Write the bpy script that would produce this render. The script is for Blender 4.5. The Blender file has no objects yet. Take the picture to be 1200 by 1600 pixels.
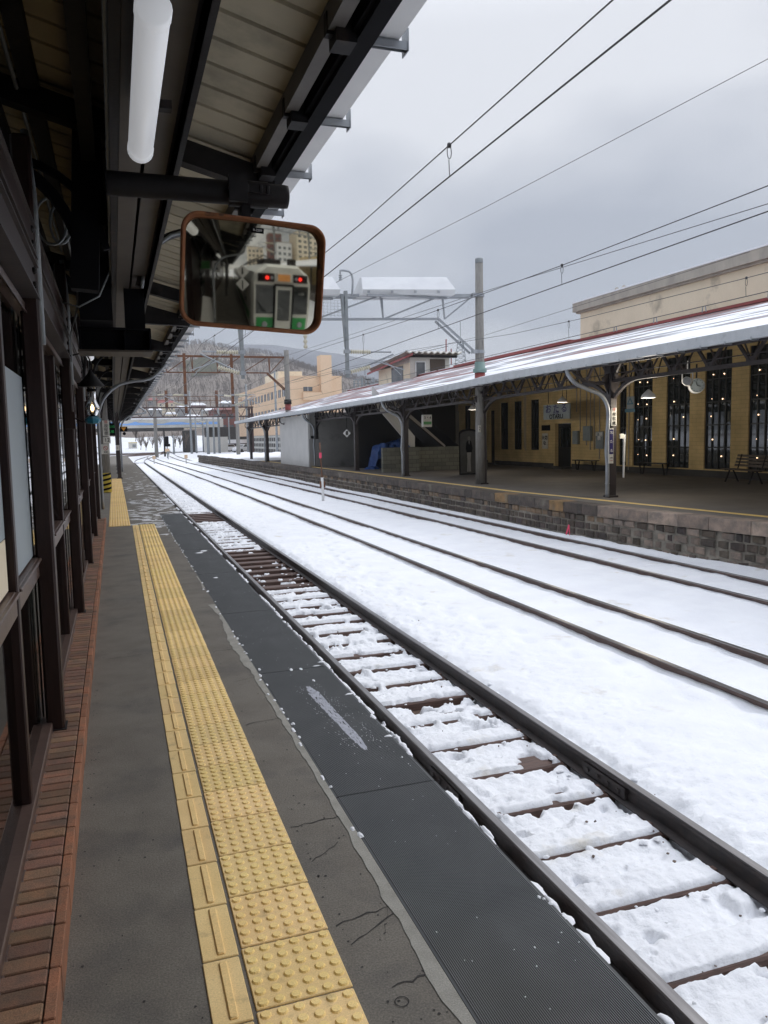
import bpy, bmesh, math, random
import numpy as np
from mathutils import Vector, Matrix
random.seed(7)
rng = np.random.default_rng(11)
scene = bpy.context.scene
C = scene.collection

# ------------------------------------------------------------------ camera
FPX, VPX, VPY, ROLL = 1220.0, 178.0, 690.0, 0.02
_F = np.array([VPX-600, VPY-800, FPX]); _F /= np.linalg.norm(_F)
_D = np.array([ROLL, 1.0, -(_F[0]*ROLL+_F[1])/_F[2]]); _D /= np.linalg.norm(_D)
_U = -_D; _X = np.cross(_F, _U)
EYE = np.array([0, 0, 1.68])
cam_d = bpy.data.cameras.new('camera'); cam = bpy.data.objects.new('camera', cam_d); C.objects.link(cam)
cam_d.sensor_fit = 'HORIZONTAL'; cam_d.sensor_width = 36; cam_d.lens = 36*FPX/1200
cam_d.clip_start = 0.05; cam_d.clip_end = 6000
Rm = Matrix(((_X[0], -_X[1], -_X[2]), (_F[0], -_F[1], -_F[2]), (_U[0], -_U[1], -_U[2])))
cam.matrix_world = Matrix.Translation(EYE) @ Rm.to_4x4()
scene.camera = cam

def at(px, py, X=None, Y=None, Z=None):
    """where the sight line of a photograph pixel meets a plane of the place"""
    r = np.array([px-600, py-800, FPX]); d = np.array([r@_X, r@_F, r@_U])
    t = X/d[0] if X is not None else Y/d[1] if Y is not None else (Z-1.68)/d[2]
    return d*t + EYE

# ------------------------------------------------------------------ world, sun, exposure
SUN_EL, SUN_AZ = math.radians(42), math.radians(62)
w = bpy.data.worlds.new("World"); scene.world = w; w.use_nodes = True
N = w.node_tree.nodes; L = w.node_tree.links; N.clear()
def wn(t, **k):
    n = N.new(t)
    for a, b in k.items(): setattr(n, a, b)
    return n
out = wn('ShaderNodeOutputWorld'); add = wn('ShaderNodeMixShader')
sky = wn('ShaderNodeTexSky', sky_type='NISHITA', sun_disc=False)
sky.sun_elevation = SUN_EL; sky.sun_rotation = SUN_AZ
b1 = wn('ShaderNodeBackground'); b1.inputs[1].default_value = 0.06; L.new(sky.outputs[0], b1.inputs[0])
tc = wn('ShaderNodeTexCoord'); sep = wn('ShaderNodeSeparateXYZ'); L.new(tc.outputs['Generated'], sep.inputs[0])
zz = wn('ShaderNodeMath', operation='ADD'); L.new(sep.outputs[2], zz.inputs[0]); zz.inputs[1].default_value = 0.22
dv = wn('ShaderNodeVectorMath', operation='DIVIDE'); L.new(tc.outputs['Generated'], dv.inputs[0])
cb = wn('ShaderNodeCombineXYZ'); cb.inputs[2].default_value = 1.0
L.new(zz.outputs[0], cb.inputs[0]); L.new(zz.outputs[0], cb.inputs[1]); L.new(cb.outputs[0], dv.inputs[1])
no = wn('ShaderNodeTexNoise'); no.inputs['Scale'].default_value = 0.75; no.inputs['Detail'].default_value = 5; no.inputs['Roughness'].default_value = 0.47
no.inputs['Distortion'].default_value = 0.3
L.new(dv.outputs[0], no.inputs['Vector'])
cr = wn('ShaderNodeValToRGB'); L.new(no.outputs[0], cr.inputs[0])
cr.color_ramp.elements[0].position = 0.40; cr.color_ramp.elements[0].color = (0.42, 0.455, 0.53, 1)
cr.color_ramp.elements[1].position = 0.60; cr.color_ramp.elements[1].color = (0.78, 0.80, 0.85, 1)
pr_ = wn('ShaderNodeValToRGB'); L.new(sep.outputs[2], pr_.inputs[0]); pe = pr_.color_ramp   # overcast sky: far brighter overhead than near the horizon
pe.elements[0].position = 0; pe.elements[0].color = (.235,)*3+(1,); pe.elements[1].position = 1; pe.elements[1].color = (.88,)*3+(1,)
for q_, v_ in ((.44, .245), (.62, .42)):
    e_ = pe.elements.new(q_); e_.color = (v_,)*3+(1,)
mr = wn('ShaderNodeMath', operation='MULTIPLY'); L.new(pr_.outputs[0], mr.inputs[0]); mr.inputs[1].default_value = 4.0
b2 = wn('ShaderNodeBackground'); L.new(cr.outputs[0], b2.inputs[0]); L.new(mr.outputs[0], b2.inputs[1])
add.inputs[0].default_value = 0.9; L.new(b1.outputs[0], add.inputs[1]); L.new(b2.outputs[0], add.inputs[2]); L.new(add.outputs[0], out.inputs[0])
sd = bpy.data.lights.new('sun', 'SUN'); sd.energy = 0.7; sd.angle = math.radians(20); sd.color = (1, 0.96, 0.9)
so = bpy.data.objects.new('sun', sd); C.objects.link(so)
so.rotation_euler = (math.pi/2-SUN_EL, 0, math.pi-SUN_AZ)   # light comes from azimuth SUN_AZ (clockwise from +Y)
scene.view_settings.view_transform = 'Standard'; scene.view_settings.look = 'None'
scene.view_settings.exposure = 0.20; scene.view_settings.gamma = 1
scene.cycles.max_bounces = 10; scene.cycles.diffuse_bounces = 7; scene.cycles.glossy_bounces = 5; scene.cycles.transmission_bounces = 6
scene.cycles.caustics_reflective = False; scene.cycles.caustics_refractive = False
scene.cycles.use_adaptive_sampling = True

# ------------------------------------------------------------------ materials
def mat(name, c1, c2=None, scale=6, detail=5, rough=0.7, metal=0.0, bump=0.0, bscale=None, c3=None, c3scale=2, c3lo=.55, c3hi=.7,
        stretch=None, attr=False, speck=None, emis=None, spec=0.5, bdist=0.01, lo=.35, hi=.65):
    m = bpy.data.materials.new(name); m.use_nodes = True
    n = m.node_tree.nodes; l = m.node_tree.links; p = n['Principled BSDF']
    p.inputs['Roughness'].default_value = rough; p.inputs['Metallic'].default_value = metal
    p.inputs['Specular IOR Level'].default_value = spec
    t = n.new('ShaderNodeTexCoord'); mp = n.new('ShaderNodeMapping'); l.new(t.outputs['Object'], mp.inputs[0])
    if stretch: mp.inputs['Scale'].default_value = stretch
    def noise(s, d=detail):
        x = n.new('ShaderNodeTexNoise'); x.inputs['Scale'].default_value = s; x.inputs['Detail'].default_value = d
        x.inputs['Roughness'].default_value = .6
        l.new(mp.outputs[0], x.inputs['Vector']); return x
    def ramp(src, a, b):
        r = n.new('ShaderNodeMapRange'); r.inputs[1].default_value = a; r.inputs[2].default_value = b; l.new(src, r.inputs[0]); return r.outputs[0]
    def mix(f, a, b, mode='MIX'):
        x = n.new('ShaderNodeMix'); x.data_type = 'RGBA'; x.blend_type = mode
        if hasattr(f, 'links'): l.new(f, x.inputs[0])
        else: x.inputs[0].default_value = f
        for v, i in ((a, 6), (b, 7)):
            if hasattr(v, 'links'): l.new(v, x.inputs[i])
            else: x.inputs[i].default_value = (*v[:3], 1)
        return x.outputs[2]
    col = None
    if c2 is not None:
        col = mix(ramp(noise(scale).outputs[0], lo, hi), c1, c2)
    if attr:
        a = n.new('ShaderNodeAttribute'); a.attribute_name = 'tint'
        col = mix(1.0, col if col is not None else c1, a.outputs['Color'], 'MULTIPLY')
    if c3 is not None:
        col = mix(ramp(noise(c3scale, 8).outputs[0], c3lo, c3hi), col if col is not None else c1, c3)
    if speck:
        sn = noise(speck[0], 2); sc_ = n.new('ShaderNodeMapRange'); sc_.inputs[1].default_value = .3; sc_.inputs[2].default_value = .7; sc_.inputs[3].default_value = 1-speck[1]; sc_.inputs[4].default_value = 1+speck[1]; l.new(sn.outputs[0], sc_.inputs[0])
        vs_ = n.new('ShaderNodeVectorMath'); vs_.operation = 'SCALE'; l.new(sc_.outputs[0], vs_.inputs['Scale'])
        if col is None: vs_.inputs[0].default_value = c1
        else: l.new(col, vs_.inputs[0])
        col = vs_.outputs[0]
    if col is None: p.inputs['Base Color'].default_value = (*c1, 1)
    else: l.new(col, p.inputs['Base Color'])
    if bump:
        b = n.new('ShaderNodeBump'); b.inputs['Strength'].default_value = bump; b.inputs['Distance'].default_value = bdist
        l.new(noise(bscale or scale*3).outputs[0], b.inputs['Height']); l.new(b.outputs[0], p.inputs['Normal'])
    if emis:
        p.inputs['Emission Color'].default_value = (*emis[0], 1); p.inputs['Emission Strength'].default_value = emis[1]
    m['nodes'] = 1
    return m

def mat_brickwall(name, c1, c2, mortar, bw, bh, ms=.012, axis='YZ', rough=.8, bump=.4):
    m = bpy.data.materials.new(name); m.use_nodes = True
    n = m.node_tree.nodes; l = m.node_tree.links; p = n['Principled BSDF']; p.inputs['Roughness'].default_value = rough
    t = n.new('ShaderNodeTexCoord'); s = n.new('ShaderNodeSeparateXYZ'); l.new(t.outputs['Object'], s.inputs[0])
    c = n.new('ShaderNodeCombineXYZ')
    ad = n.new('ShaderNodeMath'); ad.operation = 'ADD'; l.new(s.outputs[0], ad.inputs[0]); l.new(s.outputs[1], ad.inputs[1])
    l.new(ad.outputs[0], c.inputs[0]); l.new(s.outputs[2], c.inputs[1])
    b = n.new('ShaderNodeTexBrick'); l.new(c.outputs[0], b.inputs['Vector'])
    b.inputs['Scale'].default_value = 1; b.inputs['Brick Width'].default_value = bw; b.inputs['Row Height'].default_value = bh
    b.inputs['Mortar Size'].default_value = ms; b.inputs['Mortar Smooth'].default_value = .3
    b.inputs['Color1'].default_value = (*c1, 1); b.inputs['Color2'].default_value = (*c2, 1); b.inputs['Mortar'].default_value = (*mortar, 1)
    x = n.new('ShaderNodeTexNoise'); x.inputs['Scale'].default_value = 1.3; x.inputs['Detail'].default_value = 6; l.new(t.outputs['Object'], x.inputs['Vector'])
    mr = n.new('ShaderNodeMapRange'); mr.inputs[1].default_value = .3; mr.inputs[2].default_value = .75; mr.inputs[3].default_value = .75; mr.inputs[4].default_value = 1.1
    l.new(x.outputs[0], mr.inputs[0])
    v = n.new('ShaderNodeVectorMath'); v.operation = 'SCALE'; l.new(b.outputs[0], v.inputs[0]); l.new(mr.outputs[0], v.inputs['Scale'])
    l.new(v.outputs[0], p.inputs['Base Color'])
    bu = n.new('ShaderNodeBump'); bu.inputs['Strength'].default_value = bump; bu.inputs['Distance'].default_value = .01; bu.invert = True
    l.new(b.outputs['Fac'], bu.inputs['Height']); l.new(bu.outputs[0], p.inputs['Normal'])
    return m

def mat_glass(name, tint=(.5, .55, .55), refl=.9):
    m = bpy.data.materials.new(name); m.use_nodes = True
    n = m.node_tree.nodes; l = m.node_tree.links; n.remove(n['Principled BSDF'])
    o = n['Material Output']; f = n.new('ShaderNodeFresnel'); f.inputs[0].default_value = 1.6
    tr = n.new('ShaderNodeBsdfTransparent'); tr.inputs[0].default_value = (*tint, 1)
    g = n.new('ShaderNodeBsdfGlossy'); g.inputs['Roughness'].default_value = .02; g.inputs[0].default_value = (refl, refl, refl, 1)
    mx = n.new('ShaderNodeMixShader'); l.new(f.outputs[0], mx.inputs[0]); l.new(tr.outputs[0], mx.inputs[1]); l.new(g.outputs[0], mx.inputs[2])
    l.new(mx.outputs[0], o.inputs[0]); return m

M = {}
M['platform'] = mat('platform_concrete', (.128, .113, .094), (.162, .146, .122), 4, rough=.82, bump=.35, bscale=130, c3=(.075, .07, .066), c3scale=2.6, c3lo=.50, c3hi=.8, bdist=.005, speck=(150, .30))
M['mortar'] = mat('mortar_patch', (.25, .24, .21), (.33, .315, .28), 9, rough=.85, bump=.3, bscale=60, bdist=.005, speck=(220, .25))
M['brick'] = mat('edging_brick', (.27, .135, .085), (.19, .115, .08), 12, rough=.78, bump=.5, bscale=110, attr=True, bdist=.003, c3=(.085, .07, .058), c3scale=7, c3lo=.52, c3hi=.78, speck=(240, .35))
M['yellow'] = mat('tactile_yellow', (.77, .54, .235), (.83, .60, .275), 5, rough=.55, bump=.12, bscale=120, attr=True, c3=(.36, .26, .13), c3scale=11, c3lo=.58, c3hi=.84, bdist=.002, speck=(180, .12))
M['rubber'] = mat('black_rubber', (.032, .035, .038), (.05, .054, .057), 5, rough=.5, bump=.15, bscale=200, c3=(.10, .105, .11), c3scale=2.4, c3lo=.6, c3hi=.85, bdist=.002)
M['ribtop'] = mat('paler_rib_tops', (.135, .143, .148), (.18, .188, .192), 3, rough=.55, c3=(.19, .20, .21), c3scale=1.8, c3lo=.58, c3hi=.85)  # rib tops a paler grey so the ribs stand out
M['ice'] = mat('frozen_smear', (.30, .31, .36), (.42, .43, .48), 18, rough=.35, bump=.2, bscale=150)
M['snow'] = mat('snow', (.79, .80, .83), (.85, .86, .88), 1.5, rough=.65, bump=.55, bscale=34, c3=(.60, .56, .48), c3scale=2.3, c3lo=.61, c3hi=.80, bdist=.02, spec=.25)
M['snowfar'] = mat('far_snow', (.79, .81, .85), (.73, .74, .77), .12, rough=.7, bump=.5, bscale=.8, c3=(.42, .38, .33), c3scale=.5, c3lo=.66, c3hi=.76, bdist=.2)
M['rail'] = mat('rail_side', (.055, .042, .038), (.035, .03, .03), 14, rough=.55, metal=.3, bump=.2, bscale=80)
M['railbrown'] = mat('rail_rusty_side', (.13, .085, .07), (.09, .062, .055), 12, rough=.7, metal=.1, bump=.2, bscale=60)
M['railtop'] = mat('rail_running_surface', (.30, .29, .29), (.20, .19, .19), 6, rough=.3, metal=.85, stretch=(6, .3, 1))
M['sleeper'] = mat('wet_timber_sleeper', (.12, .065, .048), (.07, .042, .034), 9, rough=.6, bump=.5, bscale=30, stretch=(.6, 6, 6))
M['ballast'] = mat('ballast_stones', (.16, .10, .07), (.09, .065, .052), 18, rough=.85, bump=1, bscale=22, bdist=.05, c3=(.75, .76, .79), c3scale=1.9, c3lo=.58, c3hi=.62)
M['wood_dark'] = mat('dark_brown_frame', (.022, .011, .010), (.032, .016, .014), 12, rough=.42, spec=.35, bump=.1, bscale=60, stretch=(4, 4, .6))
M['wood_sill'] = mat('brown_rail_frame', (.085, .055, .046), (.11, .072, .06), 10, rough=.35, bump=.1)
M['iron'] = mat('dark_painted_iron', (.012, .011, .012), (.018, .016, .017), 7, rough=.6, spec=.25, c3=(.05, .034, .026), c3scale=5, c3lo=.6, c3hi=.75, bump=.15, bscale=30)
M['iron_brown'] = mat('brown_black_iron', (.045, .034, .034), (.03, .024, .025), 7, rough=.5, bump=.15, bscale=30)
M['deck'] = mat('roof_soffit', (.53, .475, .345), (.46, .41, .30), 3, rough=.75, bump=.1, c3=(.09, .085, .075), c3scale=1.1, c3lo=.55, c3hi=.8)
M['purlin'] = mat('grey_purlin', (.10, .09, .082), (.13, .118, .105), 6, rough=.6)
M['beam_taupe'] = mat('taupe_beam', (.082, .068, .054), (.058, .048, .040), 5, rough=.55, bump=.1)
M['galv'] = mat('galvanised_steel', (.38, .40, .42), (.29, .31, .34), 5, rough=.42, metal=.35, c3=(.33, .34, .36), c3scale=3)
M['gutter'] = mat('pale_gutter_sheet', (.86, .87, .88), (.80, .81, .83), 4, rough=.5, metal=0, c3=(.40, .41, .43), c3scale=6, c3lo=.62, c3hi=.75)
M['gutter_grey'] = mat('grey_gutter_sheet', (.50, .52, .54), (.43, .45, .47), 4, rough=.5, c3=(.30, .31, .33), c3scale=3, c3lo=.6, c3hi=.75)
M['steelgrey'] = mat('grey_steel', (.30, .32, .33), (.22, .24, .25), 5, rough=.5, metal=.3)
M['concrete_pole'] = mat('old_concrete_pole', (.20, .19, .175), (.27, .26, .24), 8, rough=.85, bump=.3, stretch=(3, 3, .5), c3=(.09, .085, .08), c3scale=6, c3lo=.6, c3hi=.75)
M['rustframe'] = mat('rusty_orange_frame', (.34, .135, .05), (.24, .085, .035), 16, rough=.65, bump=.3, bscale=60, c3=(.07, .035, .025), c3scale=11, c3lo=.6, c3hi=.7)
M['rust'] = mat('rusted_steel', (.20, .085, .04), (.12, .055, .035), 4, rough=.8, bump=.2)
M['rustdark'] = mat('dark_rusted_steel', (.075, .038, .034), (.05, .03, .028), 3, rough=.75)
M['wire'] = mat('wire_metal', (.05, .05, .055), rough=.5, metal=.3)
M['insul'] = mat('porcelain_insulator', (.66, .62, .50), (.55, .50, .38), 9, rough=.3)
M['white'] = mat('white_paint', (.78, .78, .77), (.70, .70, .69), 4, rough=.5)
M['cover'] = mat('white_snow_cover', (.66, .67, .68), (.60, .61, .63), 2, rough=.5, c3=(.6, .61, .62), c3scale=4)
M['black'] = mat('black_paint', (.005, .005, .007), rough=.75, spec=.12)
M['lampwhite'] = mat('lamp_tube_cover', (.80, .82, .84), rough=.3, emis=((.93, .95, 1), .26))  # faint emission added to brighten the tubes and their end caps
M['navy'] = mat('navy_enamel', (.02, .015, .12), rough=.4)
M['signwhite'] = mat('sign_white', (.72, .70, .64), (.6, .58, .52), 8, rough=.5)
M['signgrey'] = mat('weathered_sign_board', (.27, .31, .33), (.22, .26, .28), 6, rough=.6)
M['red'] = mat('red_paint', (.45, .05, .04), rough=.5)
M['pink'] = mat('pink_ribbon', (.85, .08, .16), rough=.6)
M['green'] = mat('green_panel', (.10, .34, .11), rough=.5)
M['orange'] = mat('orange_panel', (.7, .32, .04), rough=.5)
M['hazard'] = mat('yellow_paint', (.62, .47, .06), (.5, .38, .05), 8, rough=.6)
M['blue'] = mat('blue_lamp_base', (.015, .13, .22), (.02, .20, .30), 10, rough=.35)
M['tarp'] = mat('blue_tarpaulin', (.02, .09, .32), (.015, .06, .24), 3, rough=.45, bump=1, bscale=5, bdist=.05)
M['ochre'] = mat_brickwall('ochre_brick_wall', (.74, .55, .26), (.69, .51, .235), (.57, .42, .19), .42, .14, .01)
M['block'] = mat_brickwall('grey_stone_block', (.19, .19, .155), (.13, .135, .11), (.085, .085, .075), .42, .19, .012)
M['stone'] = mat('platform_stone', (.100, .076, .060), (.052, .043, .037), 4, rough=.8, bump=.8, bscale=14, attr=True, bdist=.03, c3=(.17, .15, .115), c3scale=1.7, c3lo=.56, c3hi=.72)
M['stonemortar'] = mat('wall_mortar', (.30, .27, .22), (.16, .145, .12), 5, rough=.9, bump=.5, bscale=20)
M['farplat'] = mat('far_platform_asphalt', (.115, .103, .092), (.145, .13, .115), 1.5, rough=.8, bump=.2, bscale=30)
M['yline'] = mat('yellow_platform_line', (.80, .56, .19), (.70, .49, .17), 4, rough=.6)
M['cream'] = mat('cream_wall', (.84, .735, .56), (.79, .69, .52), 1.5, rough=.75, c3=(.45, .39, .29), c3scale=.8)
M['cornice'] = mat('stained_cornice', (.46, .42, .36), (.34, .31, .27), 2, rough=.85, stretch=(1, 1, .4))
M['darkglass'] = mat('dark_window_glass', (.012, .016, .018), (.030, .036, .036), .9, rough=.03, spec=1.0)
M['winblack'] = mat('black_window_bars', (.012, .012, .012), rough=.5)
M['bulb'] = mat('lit_bulb', (1, .7, .4), emis=((1, .66, .40), 3.2))
M['redtrim'] = mat('red_ridge_flashing', (.30, .055, .05), (.24, .05, .045), 4, rough=.5)
M['apricot'] = mat('apricot_render', (.72, .52, .35), (.68, .485, .32), .5, rough=.8, c3=(.5, .34, .21), c3scale=.35, c3lo=.6, c3hi=.8)
M['win_grey'] = mat('grey_window_glass', (.17, .18, .19), (.08, .09, .10), .8, rough=.15)
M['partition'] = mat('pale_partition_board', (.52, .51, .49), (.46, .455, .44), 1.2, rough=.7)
M['partdoor'] = mat('grey_flush_door', (.24, .24, .24), rough=.6)
M['poster'] = mat('pale_poster', (.34, .39, .42), (.30, .345, .375), 1.2, rough=.5)
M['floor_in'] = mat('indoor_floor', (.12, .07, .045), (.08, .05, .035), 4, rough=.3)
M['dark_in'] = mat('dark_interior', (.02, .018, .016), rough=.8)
M['brownwood'] = mat('bench_timber', (.10, .07, .05), (.07, .05, .036), 6, rough=.6, stretch=(5, 1, 5))
M['carwhite'] = mat('white_car_paint', (.72, .73, .75), rough=.25)
M['tyre'] = mat('tyre_rubber', (.02, .02, .02), rough=.8)
M['wall_pale'] = mat('pale_concrete', (.58, .57, .53), (.46, .46, .43), .6, rough=.85, stretch=(1, 1, .3))
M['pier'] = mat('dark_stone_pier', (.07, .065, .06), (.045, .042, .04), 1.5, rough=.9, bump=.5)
M['skyblue'] = mat('blue_stripe_paint', (.22, .42, .80), rough=.5)
M['bark'] = mat('bare_branches', (.17, .135, .11), (.12, .095, .08), 3, rough=.9)
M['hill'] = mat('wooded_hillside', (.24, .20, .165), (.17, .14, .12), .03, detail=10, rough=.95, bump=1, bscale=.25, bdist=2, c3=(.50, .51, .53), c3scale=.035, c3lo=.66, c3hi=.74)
M['farhill'] = mat('distant_ridge', (.13, .135, .155), (.20, .21, .235), .01, detail=10, rough=.95)  # bluish grey puts distance haze into the ridge colour
M['snowroof'] = mat('snow_on_roof', (.85, .86, .89), rough=.7)
M['trainwhite'] = mat('train_silver', (.72, .72, .67), (.66, .66, .62), 3, rough=.3, metal=.2)
M['traingreen'] = mat('train_green_band', (.03, .32, .08), rough=.35)
M['platlamp'] = mat('added_glow_bulb', (1, .95, .85), emis=((1, .92, .78), 1.2))  # bulb glow added to go with the fill lights
M['glow_red'] = mat('lit_red_lamp', (.8, .02, .02), emis=((1, .03, .02), 3))
M['glow_dest'] = mat('lit_destination_screen', (.3, .13, .04), emis=((.9, .4, .12), .35))
M['glow_warm'] = mat('lit_warm_bulb', (1, .75, .45), emis=((1, .66, .34), 5))
M['glow_green'] = mat('lit_green_text', (.05, .6, .15), emis=((.1, 1, .25), .04))
M['clearglass'] = mat_glass('clear_glass', (.93, .95, .94))
M['pane'] = mat_glass('window_pane', (.62, .66, .66))
M['mirror'] = mat('mirror_chrome', (.50, .475, .39), (.42, .395, .32), 5, rough=.04, metal=1, c3=(.48, .44, .36), c3scale=9, c3lo=.68, c3hi=.85)
M['tshirt'] = mat('grey_photo_print', (.07, .07, .07), (.05, .05, .05), 3, rough=.6)
M['photo_light'] = mat('light_photo_print', (.30, .29, .28), rough=.6)
M['photo_mid'] = mat('mid_photo_print', (.14, .135, .13), rough=.6)

# ------------------------------------------------------------------ mesh builder
class MB:
    def __init__(s): s.v = []; s.f = []; s.t = []; s.tint = None
    def add(s, vs, fs, col=None):
        b = len(s.v); s.v += [tuple(map(float, p)) for p in vs]; s.f += [tuple(b+i for i in f) for f in fs]
        s.t += [col or (1, 1, 1)]*len(fs); return s
    def box(s, x0, x1, y0, y1, z0, z1, col=None):
        vs = [(x, y, z) for z in (z0, z1) for y in (y0, y1) for x in (x0, x1)]
        return s.add(vs, [(0, 2, 3, 1), (4, 5, 7, 6), (0, 1, 5, 4), (2, 6, 7, 3), (0, 4, 6, 2), (1, 3, 7, 5)], col)
    def bbox(s, x0, x1, y0, y1, z0, z1, b=.01, col=None):
        """box with a bevelled top and upright edges (8-sided plan, two rings on top)"""
        def ring(i, z):
            return [(x0+i+b, y0+i, z), (x1-i-b, y0+i, z), (x1-i, y0+i+b, z), (x1-i, y1-i-b, z), (x1-i-b, y1-i, z), (x0+i+b, y1-i, z), (x0+i, y1-i-b, z), (x0+i, y0+i+b, z)]
        vs = ring(0, z0)+ring(0, z1-b)+ring(b*.8, z1); fs = []
        for k in range(2):
            for i in range(8): fs.append((k*8+i, k*8+(i+1) % 8, k*8+8+(i+1) % 8, k*8+8+i))
        fs.append(tuple(range(16, 24)))
        return s.add(vs, fs, col)
    def beam(s, p, q, w, h, up=(0, 0, 1), col=None):
        p = Vector(p); q = Vector(q); d = (q-p).normalized(); u = Vector(up)
        if abs(d.dot(u)) > .99: u = Vector((1, 0, 0))
        sx = d.cross(u).normalized(); uu = sx.cross(d)
        vs = [e+sx*a*w/2+uu*b*h/2 for e in (p, q) for a, b in ((-1, -1), (1, -1), (1, 1), (-1, 1))]
        return s.add(vs, [(3, 2, 1, 0), (4, 5, 6, 7), (0, 1, 5, 4), (1, 2, 6, 5), (2, 3, 7, 6), (3, 0, 4, 7)], col)
    def tube(s, pts, r, n=8, cap=True):
        pts = [Vector(p) for p in pts]; rs = r if hasattr(r, '__len__') else [r]*len(pts)
        rings = []; prev = None
        for i, p in enumerate(pts):
            d = (pts[min(i+1, len(pts)-1)]-pts[max(i-1, 0)]).normalized()
            if prev is None:
                a = Vector((0, 0, 1)) if abs(d.z) < .9 else Vector((1, 0, 0)); u = d.cross(a).normalized()
            else: u = (prev-d*prev.dot(d)).normalized()
            prev = u; v = d.cross(u)
            rings.append([p+(u*math.cos(2*math.pi*k/n)+v*math.sin(2*math.pi*k/n))*rs[i] for k in range(n)])
        vs = [x for g in rings for x in g]; fs = []
        for i in range(len(rings)-1):
            for k in range(n): fs.append((i*n+k, i*n+(k+1) % n, (i+1)*n+(k+1) % n, (i+1)*n+k))
        if cap: fs += [tuple(range(n))[::-1], tuple((len(rings)-1)*n+k for k in range(n))]
        return s.add(vs, fs)
    def lathe(s, c, prof, n=20, axis='z', caps=True):
        c = Vector(c); vs = []; fs = []
        for r, h in prof:
            for k in range(n):
                a = 2*math.pi*k/n; x, y = r*math.cos(a), r*math.sin(a)
                vs.append(c+(Vector((x, y, h)) if axis == 'z' else Vector((h, x, y)) if axis == 'x' else Vector((x, h, y))))
        for i in range(len(prof)-1):
            for k in range(n): fs.append((i*n+k, i*n+(k+1) % n, (i+1)*n+(k+1) % n, (i+1)*n+k))
        if caps: fs += [tuple(range(n))[::-1], tuple((len(prof)-1)*n+k for k in range(n))]
        return s.add(vs, fs)
    def extr(s, poly, fn, n):
        """closed section POLY (list of 2-D points) swept over n stations placed by fn(i, u, v)"""
        m = len(poly); vs = [fn(i, u, v) for i in range(n) for u, v in poly]; fs = []
        for i in range(n-1):
            for k in range(m): fs.append((i*m+k, i*m+(k+1) % m, (i+1)*m+(k+1) % m, (i+1)*m+k))
        fs += [tuple(range(m))[::-1], tuple((n-1)*m+k for k in range(m))]
        return s.add(vs, fs)
    def arc(s, p, q, bulge, w, h, n=9, col=None):
        """flat bar bent as an arch from p to q; bulge is the offset vector of the middle"""
        p, q, b = Vector(p), Vector(q), Vector(bulge)
        pts = [p.lerp(q, t)+b*math.sin(math.pi*t) for t in [i/n for i in range(n+1)]]
        for a, c in zip(pts, pts[1:]): s.beam(a, c+(c-a)*.03, w, h)
        return s
    def build(s, name, m, parent=None, smooth=False, extra=None, fidx=None):
        me = bpy.data.meshes.new(name)
        o = bpy.data.objects.new(name, me); C.objects.link(o)
        vs = s.v
        if parent is not None:
            r = parent
            off = Vector(r.location)
            while r.parent is not None: r = r.parent; off += Vector(r.location)
            vs = [(x-off.x, y-off.y, z-off.z) for x, y, z in vs]; o.parent = parent
        else:
            a = np.array(vs); c = (a.min(0)+a.max(0))/2; c[2] = a[:, 2].min(); vs = (a-c).tolist(); o.location = c.tolist()
        me.from_pydata(vs, [], s.f)
        if any(t != (1, 1, 1) for t in s.t):
            at_ = me.attributes.new('tint', 'FLOAT_COLOR', 'CORNER')
            cols = []
            for f, t in zip(s.f, s.t): cols += [t[0], t[1], t[2], 1.0]*len(f)
            at_.data.foreach_set('color', cols)
        elif m is not None and m.name in ('edging_brick', 'tactile_yellow', 'platform_stone'):
            at_ = me.attributes.new('tint', 'FLOAT_COLOR', 'CORNER'); at_.data.foreach_set('color', [1.0]*4*len(me.loops))
        me.materials.append(m)
        if extra:
            for e in extra: me.materials.append(e)
            me.polygons.foreach_set('material_index', fidx)
        if smooth: me.polygons.foreach_set('use_smooth', [True]*len(me.polygons))
        me.update(); return o

def tag(o, label=None, cat=None, group=None, kind=None):
    if label: o['label'] = label
    if cat: o['category'] = cat
    if group: o['group'] = group
    if kind: o['kind'] = kind
    return o
def thing(name, loc, label, cat, group=None):
    o = bpy.data.objects.new(name, None); o.empty_display_size = .1; C.objects.link(o); o.location = tuple(map(float, loc))
    return tag(o, label, cat, group)
def struct(o): return tag(o, kind='structure')
def copy_tree(o, loc=None, label=None, rotz=None, parent=None):
    c = o.copy(); C.objects.link(c)
    if parent is not None: c.parent = parent
    if loc is not None: c.location = tuple(map(float, loc))
    if label: c['label'] = label
    if rotz is not None: c.rotation_euler[2] = rotz
    for ch in list(o.children): copy_tree(ch, parent=c)
    return c
def text(s, size, m, parent, loc, rot, name='lettering', depth=.002, align='CENTER', sx=1.0, bold=0.0):
    cu = bpy.data.curves.new('t', 'FONT'); cu.body = s; cu.size = size; cu.extrude = depth; cu.align_x = align; cu.align_y = 'CENTER'; cu.resolution_u = 3
    cu.offset = bold
    to = bpy.data.objects.new('t', cu); C.objects.link(to); bpy.context.view_layer.update()
    me = bpy.data.meshes.new_from_object(to.evaluated_get(bpy.context.evaluated_depsgraph_get()))
    bpy.data.objects.remove(to)
    me.transform(Matrix.Diagonal((sx, 1, 1, 1)))
    o = bpy.data.objects.new(name, me); C.objects.link(o); me.materials.clear(); me.materials.append(m)
    off = Vector((0, 0, 0)); r = parent
    while r is not None: off += Vector(r.location); r = r.parent
    o.parent = parent; o.location = Vector(loc)-off; o.rotation_euler = rot
    return o

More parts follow.
